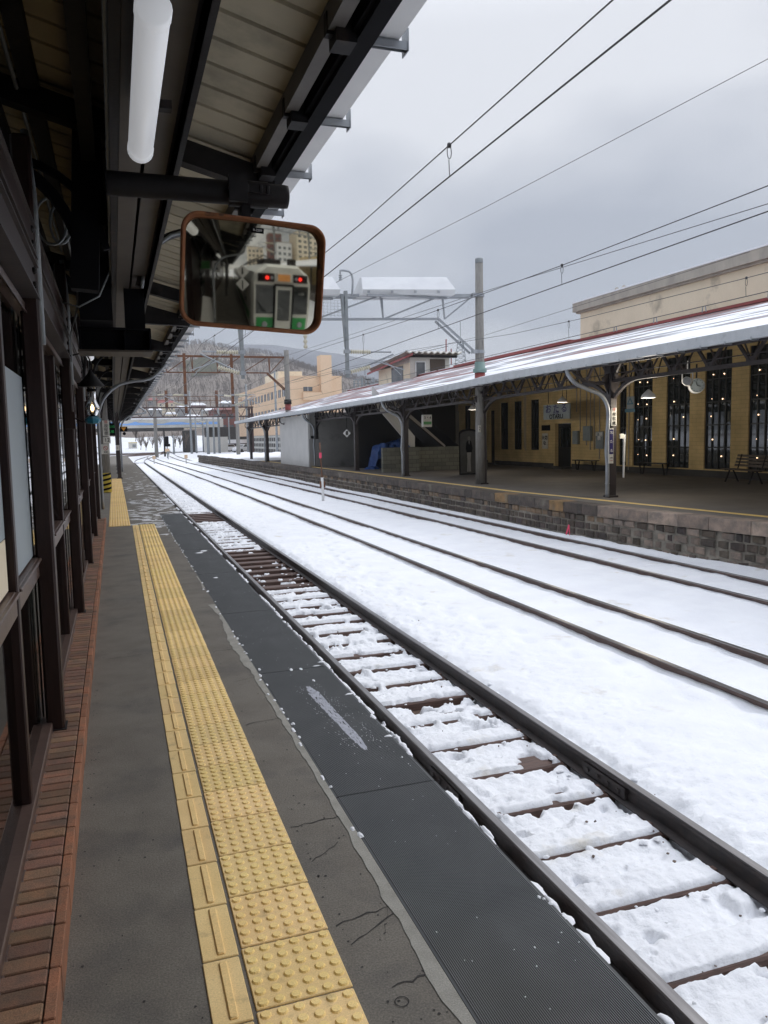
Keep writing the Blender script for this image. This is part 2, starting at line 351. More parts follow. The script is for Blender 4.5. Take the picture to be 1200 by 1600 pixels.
# vectorised noise
_P = rng.permutation(256)
def vnoise(x, y, seed=0):
    xi = np.floor(x).astype(int); yi = np.floor(y).astype(int); fx = x-xi; fy = y-yi
    fx = fx*fx*(3-2*fx); fy = fy*fy*(3-2*fy)
    h = lambda a, b: _P[(_P[(a+seed*17) & 255]+b) & 255]/255.0
    return (h(xi, yi)*(1-fx)+h(xi+1, yi)*fx)*(1-fy)+(h(xi, yi+1)*(1-fx)+h(xi+1, yi+1)*fx)*fy
def fbm(x, y, o=4, seed=0, g=.5):
    a = 1; t = 0; n = 0
    for i in range(o):
        t = t+a*vnoise(x*2**i+i*7.3, y*2**i+i*3.1, seed+i); n += a; a *= g
    return t/n
def gridmesh(name, xs, ys, zf, m, parent=None, smooth=True, flip=False):
    X, Y = np.meshgrid(xs, ys); r = zf(X, Y)
    if isinstance(r, tuple): X, Y, Z = r
    else: Z = r
    nx, ny = len(xs), len(ys)
    v = np.stack([X, Y, Z], -1).reshape(-1, 3)
    c = np.zeros(3)
    if parent is None: c = (v.min(0)+v.max(0))/2; c[2] = v[:, 2].min()
    else: c = np.array(parent.location)
    v = v-c
    i = np.arange(nx-1)[None, :]+nx*np.arange(ny-1)[:, None]
    f = np.stack([i, i+1, i+nx+1, i+nx], -1).reshape(-1, 4)
    me = bpy.data.meshes.new(name); me.vertices.add(len(v)); me.vertices.foreach_set('co', v.ravel())
    me.loops.add(f.size); me.loops.foreach_set('vertex_index', f.ravel())
    me.polygons.add(len(f)); me.polygons.foreach_set('loop_start', np.arange(0, f.size, 4)); me.polygons.foreach_set('loop_total', np.full(len(f), 4))
    if smooth: me.polygons.foreach_set('use_smooth', [True]*len(f))
    me.materials.append(m); me.update(calc_edges=True)
    o = bpy.data.objects.new(name, me); C.objects.link(o)
    if parent is None: o.location = c.tolist()
    else: o.parent = parent
    return o
def ip(y, ys, xs): return np.interp(y, ys, xs)

RAILZ = -0.80
def t1x(y): return ip(y, [-80, 2, 96, 104, 112, 122, 135, 150], [2.775, 2.775, 2.72, 2.95, 3.5, 4.5, 5.9, 7.6])
def t2x(y): return ip(y, [-80, 20, 40, 56, 75, 90, 100, 110, 122, 135, 150], [6.07, 6.07, 6.0, 5.85, 5.55, 5.2, 4.95, 4.9, 5.1, 5.9, 7.6])
def t3x(y): return ip(y, [-80, 20, 30, 40, 55, 70, 90, 110, 130, 160, 200], [9.4, 9.4, 9.27, 9.2, 8.95, 8.6, 8.3, 8.4, 8.9, 10.2, 12.2])
def edgex(y): return ip(y, [-60, 9, 11, 14, 17, 30, 45, 58, 68, 80, 90], [11.0, 11.0, 10.9, 10.45, 10.25, 10.2, 10.1, 9.9, 9.4, 8.9, 8.6])
def yels(y): return ip(y, [-60, 11, 15, 17.5, 20, 31, 50, 60], [11.8, 11.78, 11.4, 11.2, 10.95, 10.8, 10.7, 10.5])

# ------------------------------------------------------------------ ground, snow
YD = 97.0
struct(gridmesh('ground', np.array([-3000, -400, -60, 0, 60, 400, 3000.]), np.array([-600, -100, 0, 100, 400, 3000.]), lambda X, Y: X*0-1.12, M['snowfar']))
bl = MB(); bl.box(1.45, 4.2, -60, 150, -1.2, -1.03); struct(bl.build('ballast', M['ballast']))
# snow blanket over the tracks
dys = [1.0]
while dys[-1] < 4: dys.append(dys[-1]+.014)
while dys[-1] < YD: dys.append(dys[-1]+min(.35, .0036*dys[-1]))
ysn = np.array(dys)
xsn = np.concatenate([np.arange(1.42, 2.12, .05), np.arange(2.13, 3.46, .018), np.arange(3.48, 4.8, .03), np.arange(4.85, 10.9, .05), [11.0, 11.2]])
TIE0, TIES = 2.88, .593
def bare(y):  # stretches swept bare by blowers / meltwater
    return np.clip(np.minimum((y-13.2)/.8, (18.6-y)/1.2), 0, 1)+np.clip(np.minimum((y-25.3)/.5, (28.6-y)/.6), 0, 1)
def snow(X, Y):
    n1 = fbm(X*2.2, Y*2.2, 4, 3); n2 = fbm(X*9, Y*9, 3, 9); n3 = fbm(X*26, Y*26, 2, 5); big = fbm(X*.5, Y*.35, 3, 21)
    c1 = t1x(Y); u = X-c1
    # between the rails of the platform track
    ph = ((Y-TIE0)/TIES) % 1.0*TIES            # 0 at near edge of each sleeper
    plate = np.clip(ph/.012, 0, 1)*np.clip((.25-ph)/.04, 0, 1)
    cover = fbm(X*5+3, Y*3.3, 4, 31)
    top = -.915+.018*(n2-.5)+.02*(n1-.5)
    valley = -.965+.05*(n1-.5)+.03*(n2-.5)
    rise = np.clip((TIES-ph)/.16, 0, 1)
    gw = .045+.055*np.clip((Y-3.6)/4.5, 0, 1)+.05*(n1-.5); groove = np.clip((cover-.33)/.10, 0, 1)*np.clip((gw-(TIES-ph))/.03, 0, 1)
    z = np.where(plate > 0, valley+(top-valley)*plate, valley+(.045)*(1-rise)*(1-groove)-groove*.11)
    fillz = -.915+.03*(n2-.5)
    fm = np.clip((.37-cover)/.08, 0, 1)
    z = z*(1-fm)+np.maximum(z, fillz)*fm
    z = z+.022*(n3-.5)+.012*(fbm(X*60, Y*60, 2, 41)-.5)*(Y < 9)
    hole = np.clip((fbm(X*4.5+9, Y*5, 3, 51)-np.where(Y < 4.6, .72, .66))*9, 0, 1)*(Y < 13); z = z-.13*hole
    z = z-.28*bare(Y)*np.clip((n1+.5*n2-.42)*6, 0, 1)
    gz = z
    # hollow along the rails inside the gauge
    side = np.clip((np.abs(u)-.455)/.06, 0, 1)
    gz = gz-side*(.035+.06*np.clip(n1-.35, 0, 1)*2)
    # open field
    f = -.865+.08*(big-.5)+.035*(n1-.5)+.010*(n2-.5)+.006*(n3-.5)*np.clip(fbm(X*.9, Y*.6, 2, 77)*3-1.2, 0, 1)
    rough = np.clip(1-(X-3.4)/1.9, 0, 1)*np.clip((X-3.3)*8, 0, 1)*(.4+.6*np.clip(fbm(X*.8, Y*.4, 2, 8)*2-.4, 0, 1))
    f = f+rough*(.06*(n2-.5)+.045*(n3-.5))
    for k in range(46):
        fy = 2.6+k*.42; fx = 4.75+.5*math.sin(fy*.35)+(.1 if k % 2 else -.1)
        m = np.exp(-(((X-fx)/.075)**2+((Y-fy)/.15)**2)); f = f-.05*m*(.6+.8*n2)
        if k < 26:
            fy = 5+k*.5; fx = 4.1+.45*math.sin(fy*.5+1)+(.09 if k % 2 else -.09)
            f = f-.025*np.exp(-(((X-fx)/.07)**2+((Y-fy)/.13)**2))*(.6+.8*n2)
    for tx, amp in ((t2x(Y), .035), (t3x(Y), .04)):
        for sgn in (-1, 1):
            d = X-(tx+sgn*.566)
            sc = .5+.5*np.cos(2*math.pi*(Y+.2*sgn)/.6)
            f = f+(.012-(.055+amp*sc)*np.exp(-((d+.085)/.055)**2)-.035*np.exp(-((d-.08)/.05)**2))*np.exp(-(d/.3)**2)
        inside = np.clip(1-np.abs(X-tx)/.5, 0, 1)
        f = f+.012*inside*np.cos(2*math.pi*Y/.6)
    f = f-.06*np.exp(-((u-.70)/.07)**2)
    # drift against the far platform wall
    e = edgex(Y); f = f+np.clip((X-(e-.22))/.2, 0, 1)*.09*np.clip((Y-10)/6, .2, 1)
    f = np.where(np.abs(np.abs(u)-.566) < .06, np.minimum(f, -.955), f); gz = np.where(np.abs(u) > .50, np.minimum(gz, -.955), gz)
    z = np.where(np.abs(u) < .56, gz, np.where(u < 0, -.97+.08*(n1-.5), f))
    return z
struct(gridmesh('snow', xsn, ysn, snow, M['snow']))
# snow behind the viewer and farther out
struct(gridmesh('snow_behind', np.array([1.42, 2.2, 3.3, 5, 8, 11.2]), np.arange(-62, 1.01, 1.0), lambda X, Y: -.93+.05*fbm(X, Y, 3, 4)+0*X, M['snow']))
def farsnow(X, Y):
    b = fbm(X*.05, Y*.03, 4, 12)
    z = -.88+.25*(fbm(X*.3, Y*.2, 3, 2)-.5)*np.clip((Y-110)/60, 0, 1)
    z = z+np.clip((-X-2)/10, 0, 1)*1.6*np.clip((Y-98)/20, 0, 1)*b*2
    z = z+np.clip((Y-185)/60, 0, 1)*(2+2.5*b)
    return z
struct(gridmesh('snow_yard', np.concatenate([np.arange(-60, -4, 2), np.arange(-4, 30, .7), np.arange(30, 90, 3)]), np.concatenate([np.arange(YD, 200, 1.2), np.arange(200, 330, 4)]), farsnow, M['snowfar']))

# ------------------------------------------------------------------ tracks
RP = [(-.064, -.153), (.064, -.153), (.064, -.143), (.012, -.125), (.009, -.045), (.032, -.034), (.0325, -.008), (.027, 0), (-.027, 0), (-.0325, -.008), (-.032, -.034), (-.009, -.045), (-.012, -.125), (-.064, -.143)]
def rail(par, fx, y0, y1, sgn, side, step):
    n = max(2, int((y1-y0)/step)+1); ys = np.linspace(y0, y1, n)
    mb = MB(); mb.extr(RP, lambda i, u, v: (float(fx(ys[i]))+sgn*.566+u, ys[i], RAILZ+v), n)
    m = len(RP); fi = []
    for i in range(n-1): fi += [1 if k in (6, 7, 8) else 0 for k in range(m)]
    fi += [0, 0]
    return mb.build('rail', side, par, extra=[M['railtop']], fidx=fi)
t = thing('railway_track', (2.775, 0, -.96), 'near railway track with dark wooden sleepers showing through the snow beside the black mats', 'railway track')
rail(t, t1x, -60, 150, -1, M['rail'], 5); rail(t, t1x, -60, 150, 1, M['rail'], 5)
for k in range(-3, 62):
    y = TIE0+k*TIES; j = random.uniform(-.02, .02)
    b = MB(); b.bbox(1.72+j, 3.83+j, y-.015, y+.215, -1.09, -.952, .012); b.build('sleeper', M['sleeper'], t)
def fishplate(y, sg):
    mb = MB(); x = 2.775+sg*.566
    for s2 in (-1, 1):
        mb.box(x+s2*.03-.012, x+s2*.03+.012, y-.26, y+.26, -.925, -.845)
        for k in range(4): mb.lathe((x+s2*.044, y-.19+k*.127, -.885), [(.017, -.012), (.017, .012)], 6, 'x')
    mb.build('fishplate', M['rail'], t)
fishplate(4.75, 1); fishplate(5.1, -1)
def rust_clips():
    for k in range(-1, 40):
        y = TIE0+k*TIES+.1
        for sg in (-1, 1):
            mb = MB(); x = float(t1x(y))+sg*.566
            mb.box(x-.15, x+.15, y-.07, y+.07, -.957, -.945)
            for s2 in (-1, 1):
                mb.box(x+s2*.085-.018, x+s2*.085+.018, y-.02, y+.02, -.945, -.925)
            mb.build('rail_fastening', M['sleeper'], t)
rust_clips()
t = thing('railway_track', (6.07, 0, -.96), 'middle railway track, two brown rails half buried in smooth snow', 'railway track')
rail(t, t2x, 1, 150, -1, M['railbrown'], 4); rail(t, t2x, 1, 150, 1, M['railbrown'], 4)
t = thing('railway_track', (9.4, 0, -.96), 'far railway track running along the foot of the stone platform wall', 'railway track')
rail(t, t3x, 1, 200, -1, M['railbrown'], 4); rail(t, t3x, 1, 200, 1, M['railbrown'], 4)
for k, (pts, lab) in enumerate((([(7.4, 148), (9.5, 165), (11.5, 185), (12, 205)], 'distant railway track continuing straight beyond the points'),
                 ([(-9, 128), (-3, 131), (2.5, 137), (7, 150)], 'distant railway track curving away behind the black canopy column'),
                 ([(-9, 150), (-1, 152), (6, 156), (9, 168)], 'faint railway track crossing the snow below the road bridge'))):
    P_ = np.array(pts); s_ = np.linspace(0, len(pts)-1, 14); xs_ = np.interp(s_, range(len(pts)), P_[:, 0]); ys_ = np.interp(s_, range(len(pts)), P_[:, 1])
    t = thing('railway_track', (xs_[0], ys_[0], -.9), lab, 'railway track')
    for sg in (-1, 1):
        mb = MB(); pp = [Vector((x, y, -.74)) for x, y in zip(xs_, ys_)]
        for a, b_ in zip(pp, pp[1:]):
            d = (b_-a).normalized(); s2 = Vector((d.y, -d.x, 0))*sg*.566; mb.beam(a+s2, b_+s2, .09, .2)
        mb.build('rail', M['railbrown'], t)

# ------------------------------------------------------------------ near platform
pf = MB(); pf.box(-8, .897, -60, 97, -1.1, 0); pf.box(.897, 1.40, -60, 97, -1.1, -.03)
struct(pf.build('platform', M['platform']))
pm = MB()   # dark joints and cracks cut across the platform surface
def crack(x0, y0, x1, y1, w=.003, wob=.01):
    n = max(6, int(abs(x1-x0)/.03)); pts = []
    for i in range(n+1):
        t_ = i/n; pts.append((x0+(x1-x0)*t_, y0+(y1-y0)*t_+random.uniform(-wob, wob), w*random.uniform(.4, 1.5)))
    for a, b_ in zip(pts, pts[1:]):
        pm.add([(a[0], a[1]-a[2], .002), (b_[0], b_[1]-b_[2], .002), (b_[0], b_[1]+b_[2], .002), (a[0], a[1]+a[2], .002)], [(0, 1, 2, 3)])
for (x0, y0, x1, y1) in ((.64, 2.47, .89, 2.52), (.64, 3.2, .9, 3.22), (.66, 2.36, .86, 2.47), (.65, 4.5, .9, 4.55), (.66, 6.2, .88, 6.22), (.70, 7.9, .86, 7.92), (.72, 2.12, .86, 2.13)):
    crack(x0, y0, x1, y1)
for (x0, y0, x1, y1) in ((-.2, 6.3, .17, 6.34), (-.2, 9.5, .18, 9.48), (.7, 9.6, .88, 9.62), (.72, 11.9, .88, 11.9), (.70, 5.35, .88, 5.4), (.66, 2.9, .80, 3.0), (.78, 2.36, .84, 2.5)): crack(x0, y0, x1, y1, .0022, .014)
for k in range(520):      # chipped pits, densest beside the bricks and the tactile strip
    y = 1.1+12*random.random()**1.7; x = random.choice((-.215+abs(random.gauss(0, .03)), random.uniform(-.2, .17), random.uniform(.64, .88), .655+abs(random.gauss(0, .02)), .86-abs(random.gauss(0, .05))))
    q = random.uniform(.0015, .006); n_ = 6; a0 = random.random()*6
    pm.add([(x+q*random.uniform(.5, 1.3)*math.cos(a0+2*math.pi*i/n_), y+q*1.2*random.uniform(.5, 1.3)*math.sin(a0+2*math.pi*i/n_), .0015) for i in range(n_)], [tuple(range(n_))])
struct(pm.build('platform_cracks', mat('crack_dark', (.035, .032, .03), rough=.9)))
# pale cement repair along the mats, ragged on its inner side
mm = MB(); ys_ = np.arange(1.2, 15, .03)
wv = .035+.10*np.clip(fbm(ys_*1.1, ys_*0+2, 3, 6)-.42, 0, 1)*1.6+.018*(fbm(ys_*14, ys_*0, 2, 7)-.5)
wv = np.clip(wv*ip(ys_, [1, 7.5, 9.5, 15], [1, 1, .35, .15]), .004, 1)
for i in range(len(ys_)-1):
    if .45 < fbm(np.array(ys_[i]*2.3), np.array(9.), 2, 3) or ys_[i] < 8:
        mm.add([(.897-wv[i], ys_[i], .003), (.897, ys_[i], .003), (.897, ys_[i+1], .003), (.897-wv[i+1], ys_[i+1], .003)], [(0, 1, 2, 3)])
struct(mm.build('cement_repair_strip', M['mortar']))
ring = MB(); cc = at(628, 1566, Z=0)
ring.add([(cc[0]+r*math.cos(a), cc[1]+r*math.sin(a), .003) for r in (.019, .022) for a in np.linspace(0, 2*math.pi, 25)[:-1]],
         [(k, (k+1) % 24, 24+(k+1) % 24, 24+k) for k in range(24)])
struct(ring.build('platform_marking', M['iron']))
# thin snow streaks blown on the far part of the platform
sp = MB()
def blob(mb, cx, cy, rx, ry, z, h, n=9, seed=0):
    vs = [(cx, cy, z+h)]; a0 = random.random()*6
    for rr, hh in ((.6, .8), (1, 0)):
        for k in range(n):
            a = a0+2*math.pi*k/n; q = random.uniform(.65, 1.25)
            vs.append((cx+rx*rr*q*math.cos(a), cy+ry*rr*q*math.sin(a), z+h*hh))
    fs = [(0, 1+k, 1+(k+1) % n) for k in range(n)]+[(1+k, 1+n+k, 1+n+(k+1) % n, 1+(k+1) % n) for k in range(n)]
    mb.add(vs, fs)
for k in range(430):
    y = random.triangular(13, 46, 17); x = random.uniform(.3, .95)+random.gauss(0, .12)
    if y > 16.5: x = random.uniform(.3, 1.38)
    if x < .72 and y < 16.4: continue
    if x > 1.38: continue
    if y > 24 and random.random() < .6: continue
    blob(sp, x, y, random.uniform(.03, .15), random.uniform(.012, .045), .001 if x < .89 else -.004, .004, 9)
for k in range(70):  # along the mat seam and edge
    y = random.uniform(3, 20); blob(sp, .90+random.gauss(0, .012), y, .012, .03*random.random()+.01, .002, .008, 7)
tag(sp.build('snow_dusting', M['snowroof']), 'thin streaks of dry snow blown over the grey platform', 'snow', kind='stuff')

# tactile paving
def tint(a=.06): q = 1+random.uniform(-a, a); return (q, q*random.uniform(.98, 1.02), q*random.uniform(.96, 1.03))
def dome(mb, x, y, z, r, h, n, col):
    vs = [(x+r*math.cos(2*math.pi*k/n), y+r*math.sin(2*math.pi*k/n), z) for k in range(n)]
    vs += [(x+r*.78*math.cos(2*math.pi*k/n), y+r*.78*math.sin(2*math.pi*k/n), z+h) for k in range(n)]
    mb.add(vs, [(k, (k+1) % n, n+(k+1) % n, n+k) for k in range(n)]+[tuple(range(n, 2*n))], col)
TP = thing('tactile_paving', (.45, 8, 0), 'long yellow tactile strip of studded tiles nearest the viewer, with a raised warning bar line', 'tactile paving')
dt = MB(); bt = MB(); bars = MB()
y = .95
while y < 16.2:
    x0 = .3085+.0058*(y-2); c = tint(.09); g = .003
    dt.bbox(x0+g, x0+.303-g, y+g, y+.300-g, -.01, .006, .003, c)
    n = 12 if y < 5 else 8 if y < 9 else 6
    for i in range(6):
        for j in range(6):
            dome(dt, x0+.027+i*.0498, y+.025+j*.05, .006, .0178, .0055, n, (c[0]*1.12, c[1]*1.15, c[2]*1.0))
    xb = .180+.0058*(y-2)
    bt.bbox(xb+g, xb+.122-g, y+g-.03, y+.270-g, -.01, .006, .003, tint(.09))
    bars.bbox(xb+.052, xb+.078, y-.012, y+.25, .004, .013, .004, (1.08, 1.06, 1))
    y += .3025
dt.build('studded_tiles', M['yellow'], TP); bt.build('bar_tiles', M['yellow'], TP); bars.build('warning_bar', M['yellow'], TP)
TP = thing('tactile_paving', (.03, 27, 0), 'second yellow tactile strip set nearer the wall, ending at the black column', 'tactile paving')
dt = MB(); y = 16.3
while y < 37.2:
    c = tint(); dt.bbox(-.18, .23, y+.003, y+.297, -.01, .010, .003, c)
    for i in range(8):
        for j in range(5): dome(dt, -.155+i*.051, y+.03+j*.06, .010, .017, .0055, 5, (c[0]*1.05, c[1]*1.05, c[2]))
    y += .3025
dt.build('studded_tiles', M['yellow'], TP)

# rubber edge mats
def matmesh(L_):
    mb = MB(); x0, x1 = -.25, .25; n = 68; pr = [(x0, -.024)]
    p = (x1-x0-.02)/n; pr += [(x0, .0)]
    for i in range(n):
        a = x0+.01+i*p; pr += [(a, .0), (a+p*.10, .004), (a+p*.48, .004), (a+p*.58, .0)]
    pr += [(x1, .0), (x1, -.024)]
    m = len(pr); ysx = (0.004, L_-.004)
    vs = [(u, yy, v) for yy in ysx for u, v in pr]; fs = [(k, k+1, m+k+1, m+k) for k in range(m-1)]
    fs += [tuple(range(m)), tuple(m+k for k in range(m))[::-1]]
    mb.add(vs, fs); mb.fi = [1 if (2 <= k < m-3 and (k-2) % 4 == 1) else 0 for k in range(m-1)]+[0, 0]; return mb
seams = [-.72, 1.34, 3.40, 5.46, 7.52, 9.9, 12.2, 14.3, 16.4, 18.5]
labs = ['ribbed black rubber edge mat nearest the viewer, plain and dry', 'plain ribbed black rubber mat second nearest the viewer, before the smeared one',
        'ribbed black rubber mat carrying a long grey smear of frozen slush', 'ribbed black rubber mat just beyond the smeared one, with small snow flakes on it',
        'ribbed black rubber mat beside the widest ragged cement patch', 'ribbed black rubber mat with a splash of white snow on its track side',
        'ribbed rubber mat level with the bare brown sleepers', 'ribbed rubber mat near the end of the first yellow strip', 'farthest ribbed rubber mat, greyed by blown snow']
me_ = None
for k in range(len(seams)-1):
    a, b_ = seams[k], seams[k+1]
    q_ = matmesh(b_-a); o = q_.build('rubber_mat', M['rubber'], None, extra=[M['ribtop']], fidx=q_.fi); o.location = (1.152-.0006*a, (a+b_)/2, -.024)
    tag(o, labs[k], 'rubber mat', 'rubber mats along the platform edge')
ic = MB()   # frozen smear on the ribs
for i in range(36):
    t_ = i/35; p = Vector(at(483, 1075, Z=.004)).lerp(Vector(at(570, 1168, Z=.004)), t_)
    wd = .036*(1-.35*t_)*min(1, .35+t_*6)*min(1, .4+(1-t_)*5)
    for j in range(9):
        if random.random() < .82: blob(ic, p.x+(j-4)/4.5*wd, p.y+random.uniform(-.02, .02), .0055, .035, .0032, .0014, 7)
tag(ic.build('frozen_smear', M['ice']), 'long grey smear of frozen slush on a black mat', 'ice', kind='stuff')
sm = MB()
for k in range(170):
    p = Vector(at(483, 1075, Z=.004)).lerp(Vector(at(575, 1165, Z=.004)), random.random())
    blob(sm, p.x+random.choice((-1, 1))*random.uniform(.03, .10), p.y+random.gauss(0, .08), .0022, .003, .003, .002, 5)
for k in range(240):
    y = 1.5+20*random.random()**1.4; blob(sm, random.uniform(.93, 1.39), y, random.uniform(.001, .004), random.uniform(.002, .006), .003, .002, 5)
for (px, py, rx, ry) in ((455, 1047, .012, .035), (470, 1046, .012, .03), (490, 1064, .01, .03), (546, 1085, .03, .016), (607, 1151, .028, .016), (620, 1153, .02, .01), (502, 1035, .03, .012), (495, 1041, .03, .01),
                         (312, 864, .07, .05), (318, 861, .06, .07), (842, 1403, .008, .01), (862, 1412, .012, .012), (850, 1406, .008, .006), (628, 1184, .006, .006), (337, 903, .03, .03)):
    p = at(px, py, Z=0); blob(sm, p[0], p[1], rx, ry, .002, .006, 10)
y = 1.5
while y < 26:     # snow lip stuck to the mat edge
    if fbm(np.array(y*1.7), np.array(5.), 2, 14) > .42:
        blob(sm, 1.408+random.gauss(0, .006), y, random.uniform(.008, .026), random.uniform(.03, .09), -.012, random.uniform(.008, .022), 10)
    y += random.uniform(.04, .12)
tag(sm.build('snow_crumbs', M['snowroof'], None, True), 'crumbs of snow scattered on the mats and along their edge', 'snow', kind='stuff')
# rubble and dirty crumbs beside the near rails
rb = MB()
for k in range(230):
    y = 2.2+18*random.random()**1.6; x = random.choice((random.uniform(2.35, 3.2), random.uniform(3.05, 3.25), 3.42+abs(random.gauss(0, .35))))
    q = random.uniform(.006, .019); zb = -.932 if x < 3.3 else -.89
    vs = [(x+q*random.uniform(.5, 1)*a, y+q*random.uniform(.5, 1)*b_, zb+q*random.uniform(.3, .8)*c_) for a, b_, c_ in ((1, 0, 0), (0, 1, 0), (-1, 0, 0), (0, -1, 0), (0, 0, 1), (0, 0, -1))]
    rb.add(vs, [(0, 1, 4), (1, 2, 4), (2, 3, 4), (3, 0, 4), (1, 0, 5), (2, 1, 5), (3, 2, 5), (0, 3, 5)], random.choice(((.7, .6, .5), (.5, .4, .35), (1, .9, .8))))
tag(rb.build('ballast_pebbles', mat('loose_ballast', (.20, .15, .12), (.10, .075, .065), 20, rough=.9)), 'loose ballast stones poking through snow around the near rails', 'ballast', kind='stuff')
sl = MB()
for k in range(240):
    y = 2.0+14*random.random()**1.5; x = random.choice((random.uniform(2.36, 3.2), 3.42+abs(random.gauss(0, .5)), random.uniform(3.0, 3.22)))
    q = random.uniform(.008, .03); blob(sl, x, y, q*1.2, q, (-.935 if x < 3.3 else -.89), q*.6, 8)
tag(sl.build('snow_clods', M['snow'], None, True), 'small clods of snow thrown beside the near rails', 'snow', kind='stuff')

# ------------------------------------------------------------------ brick ledge and window wall beside the viewer
lg = thing('brick_ledge', (-.32, 8, 0), 'low ledge of reddish-brown bricks along the foot of the window wall', 'brick ledge')
b = MB(); b.box(-.45, -.262, .5, 16.9, -.02, .108); b.box(-.262, -.236, .5, 16.9, -.02, .10); b.build('mortar_bed', mat('ledge_mortar', (.10, .085, .075), rough=.9), lg)
b = MB(); y = .6
while y < 16.9:
    q = random.choice((1.05, .85, 1.15, .7, .95)); c = (q, q*random.uniform(.92, 1.08), q*random.uniform(.9, 1.05))
    b.bbox(-.412+random.uniform(-.003, .003), -.2655, y+.004, y+.071, .05, .121+random.uniform(-.0015, .0015), .004, c); y += .0755
b.build('header_bricks', M['brick'], lg)
b = MB(); y = .6
while y < 16.9:
    q = random.choice((1.2, 1.0, 1.35)); b.bbox(-.2615, -.229+random.uniform(-.001, .001), y+.003, y+.222, 0, .118+random.uniform(-.001, .001), .003, (q*1.05, q*.85, q*.7)); y += .226
b.build('edge_bricks', M['brick'], lg)

POSTS = [1.46, 4.55, 7.64, 10.73, 13.82, 16.9]
ww = thing('window_wall', (-.40, 8, .12), 'long dark brown framed glass wall standing on the brick ledge', 'window wall')
pr = MB()
for y in POSTS:
    b = MB(); b.bbox(-.425, -.333, y-.055, y+.055, .121, 3.25, .012); b.build('post', M['wood_dark'], ww)
    b = MB(); b.box(-.435, -.323, y-.07, y+.07, .118, .124); b.build('post_foot', M['iron'], ww)
def profile_rail(z0, z1, x0, x1, name, m, y0=1.0, y1=16.9):
    b = MB(); b.bbox(x0, x1, y0, y1, z0, z1, .006); b.bbox(x0-.01, x1+.008, y0, y1, z0, z0+.012, .003); b.build(name, m, ww)
profile_rail(.108, .165, -.475, -.392, 'sill', M['wood_sill'])
profile_rail(2.35, 2.41, -.475, -.400, 'head_rail', M['wood_sill'])
profile_rail(2.43, 2.60, -.44, -.345, 'lower_lintel', M['wood_dark'])
profile_rail(2.64, 2.80, -.44, -.340, 'upper_lintel', M['wood_dark'])
fl = MB()
for z in (2.43, 2.595, 2.64, 2.795): fl.box(-.45, -.327, 1.0, 16.9, z-.004, z+.006)
fl.build('lintel_flange', M['iron_brown'], ww)
for a, b_ in zip(POSTS, POSTS[1:]):
    st = (b_-a)/3
    for k in (1, 2):
        y = a+k*st; b = MB(); b.bbox(-.475, -.405, y-.035, y+.035, .165, 2.35, .006); b.build('mullion', M['wood_dark'], ww)
    for k in range(3):
        ya, yb = a+k*st+(.055 if k == 0 else .035), a+(k+1)*st-(.055 if k == 2 else .035)
        b = MB(); b.bbox(-.472, -.41, ya, yb, .975, 1.075, .005); b.bbox(-.46, -.395, ya, yb, 1.06, 1.072, .004); b.build('glazing_rail', M['wood_sill'], ww)
        for z0, z1 in ((.165, .975), (1.075, 2.35)):
            b = MB(); b.box(-.447, -.441, ya, yb, z0, z1); b.build('pane', M['pane'], ww)
for y in POSTS:
    for z in (2.515, 2.72):
        b = MB()
        for dy in (-.16, -.12, .12, .16):
            for dz in (-.035, .035): b.lathe((-.342, y+dy, z+dz), [(.014, -.004), (.014, .008), (.008, .014)], 8, 'x')
        b.build('bolts', M['iron'], ww, True)
for y in POSTS[1:]:
    b = MB(); b.tube([(-.335, y+.02, 2.2), (-.335, y+.02, 2.95), (-.36, y+.05, 3.3)], .02, 8); b.build('conduit', M['steelgrey'], ww, True)
# room behind the glass
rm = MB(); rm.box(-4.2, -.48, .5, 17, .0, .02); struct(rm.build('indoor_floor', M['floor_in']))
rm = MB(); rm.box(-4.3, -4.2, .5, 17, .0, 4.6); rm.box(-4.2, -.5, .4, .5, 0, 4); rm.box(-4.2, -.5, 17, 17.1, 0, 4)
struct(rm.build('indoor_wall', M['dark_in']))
p = MB(); p.box(-.4395, -.436, 3.575, 4.48, 1.085, 2.02); t = tag(p.build('notice_sheet', M['poster']), 'tall pale blue notice sheet on the glass just before the second post', 'notice')
p = MB(); p.box(-.4395, -.436, 2.56, 3.46, 1.30, 2.02); t = tag(p.build('notice_sheet', M['poster']), 'pale blue notice sheet on the glass nearest the viewer, above a tan one', 'notice')
p = MB(); p.box(-.4395, -.436, 2.56, 3.46, 1.085, 1.295); t = tag(p.build('notice_sheet', M['cream']), 'tan strip of paper on the glass below the nearest pale notice', 'notice')

# ------------------------------------------------------------------ canopy over the near platform
def roofz(x): return 3.32+.27*(1.1-x)
cn = thing('platform_canopy', (.1, 18, 3), 'long dark canopy roof on iron brackets over the near platform with a pale gutter edge', 'platform canopy')
CY0, CY1 = -45.0, 62.0
b = MB(); y = CY0
while y < CY1:
    for xa, xb in ((-3.9, 1.02),):
        b.add([(xa, y, roofz(xa)+.03), (xb, y, roofz(xb)+.03), (xb, y+.026, roofz(xb)+.03), (xa, y+.026, roofz(xa)+.03),
               (xa, y+.030, roofz(xa)), (xb, y+.030, roofz(xb)), (xb, y+.236, roofz(xb)), (xa, y+.236, roofz(xa)),
               (xa, y+.24, roofz(xa)+.03), (xb, y+.24, roofz(xb)+.03)],
              [(0, 3, 2, 1), (3, 4, 5, 2), (4, 7, 6, 5), (7, 8, 9, 6)])
    y += .24
b.add([(-3.9, CY0, roofz(-3.9)+.06), (1.1, CY0, roofz(1.1)+.06), (1.1, CY1, roofz(1.1)+.06), (-3.9, CY1, roofz(-3.9)+.06)], [(0, 1, 2, 3)])
b.build('roof_deck', M['deck'], cn)
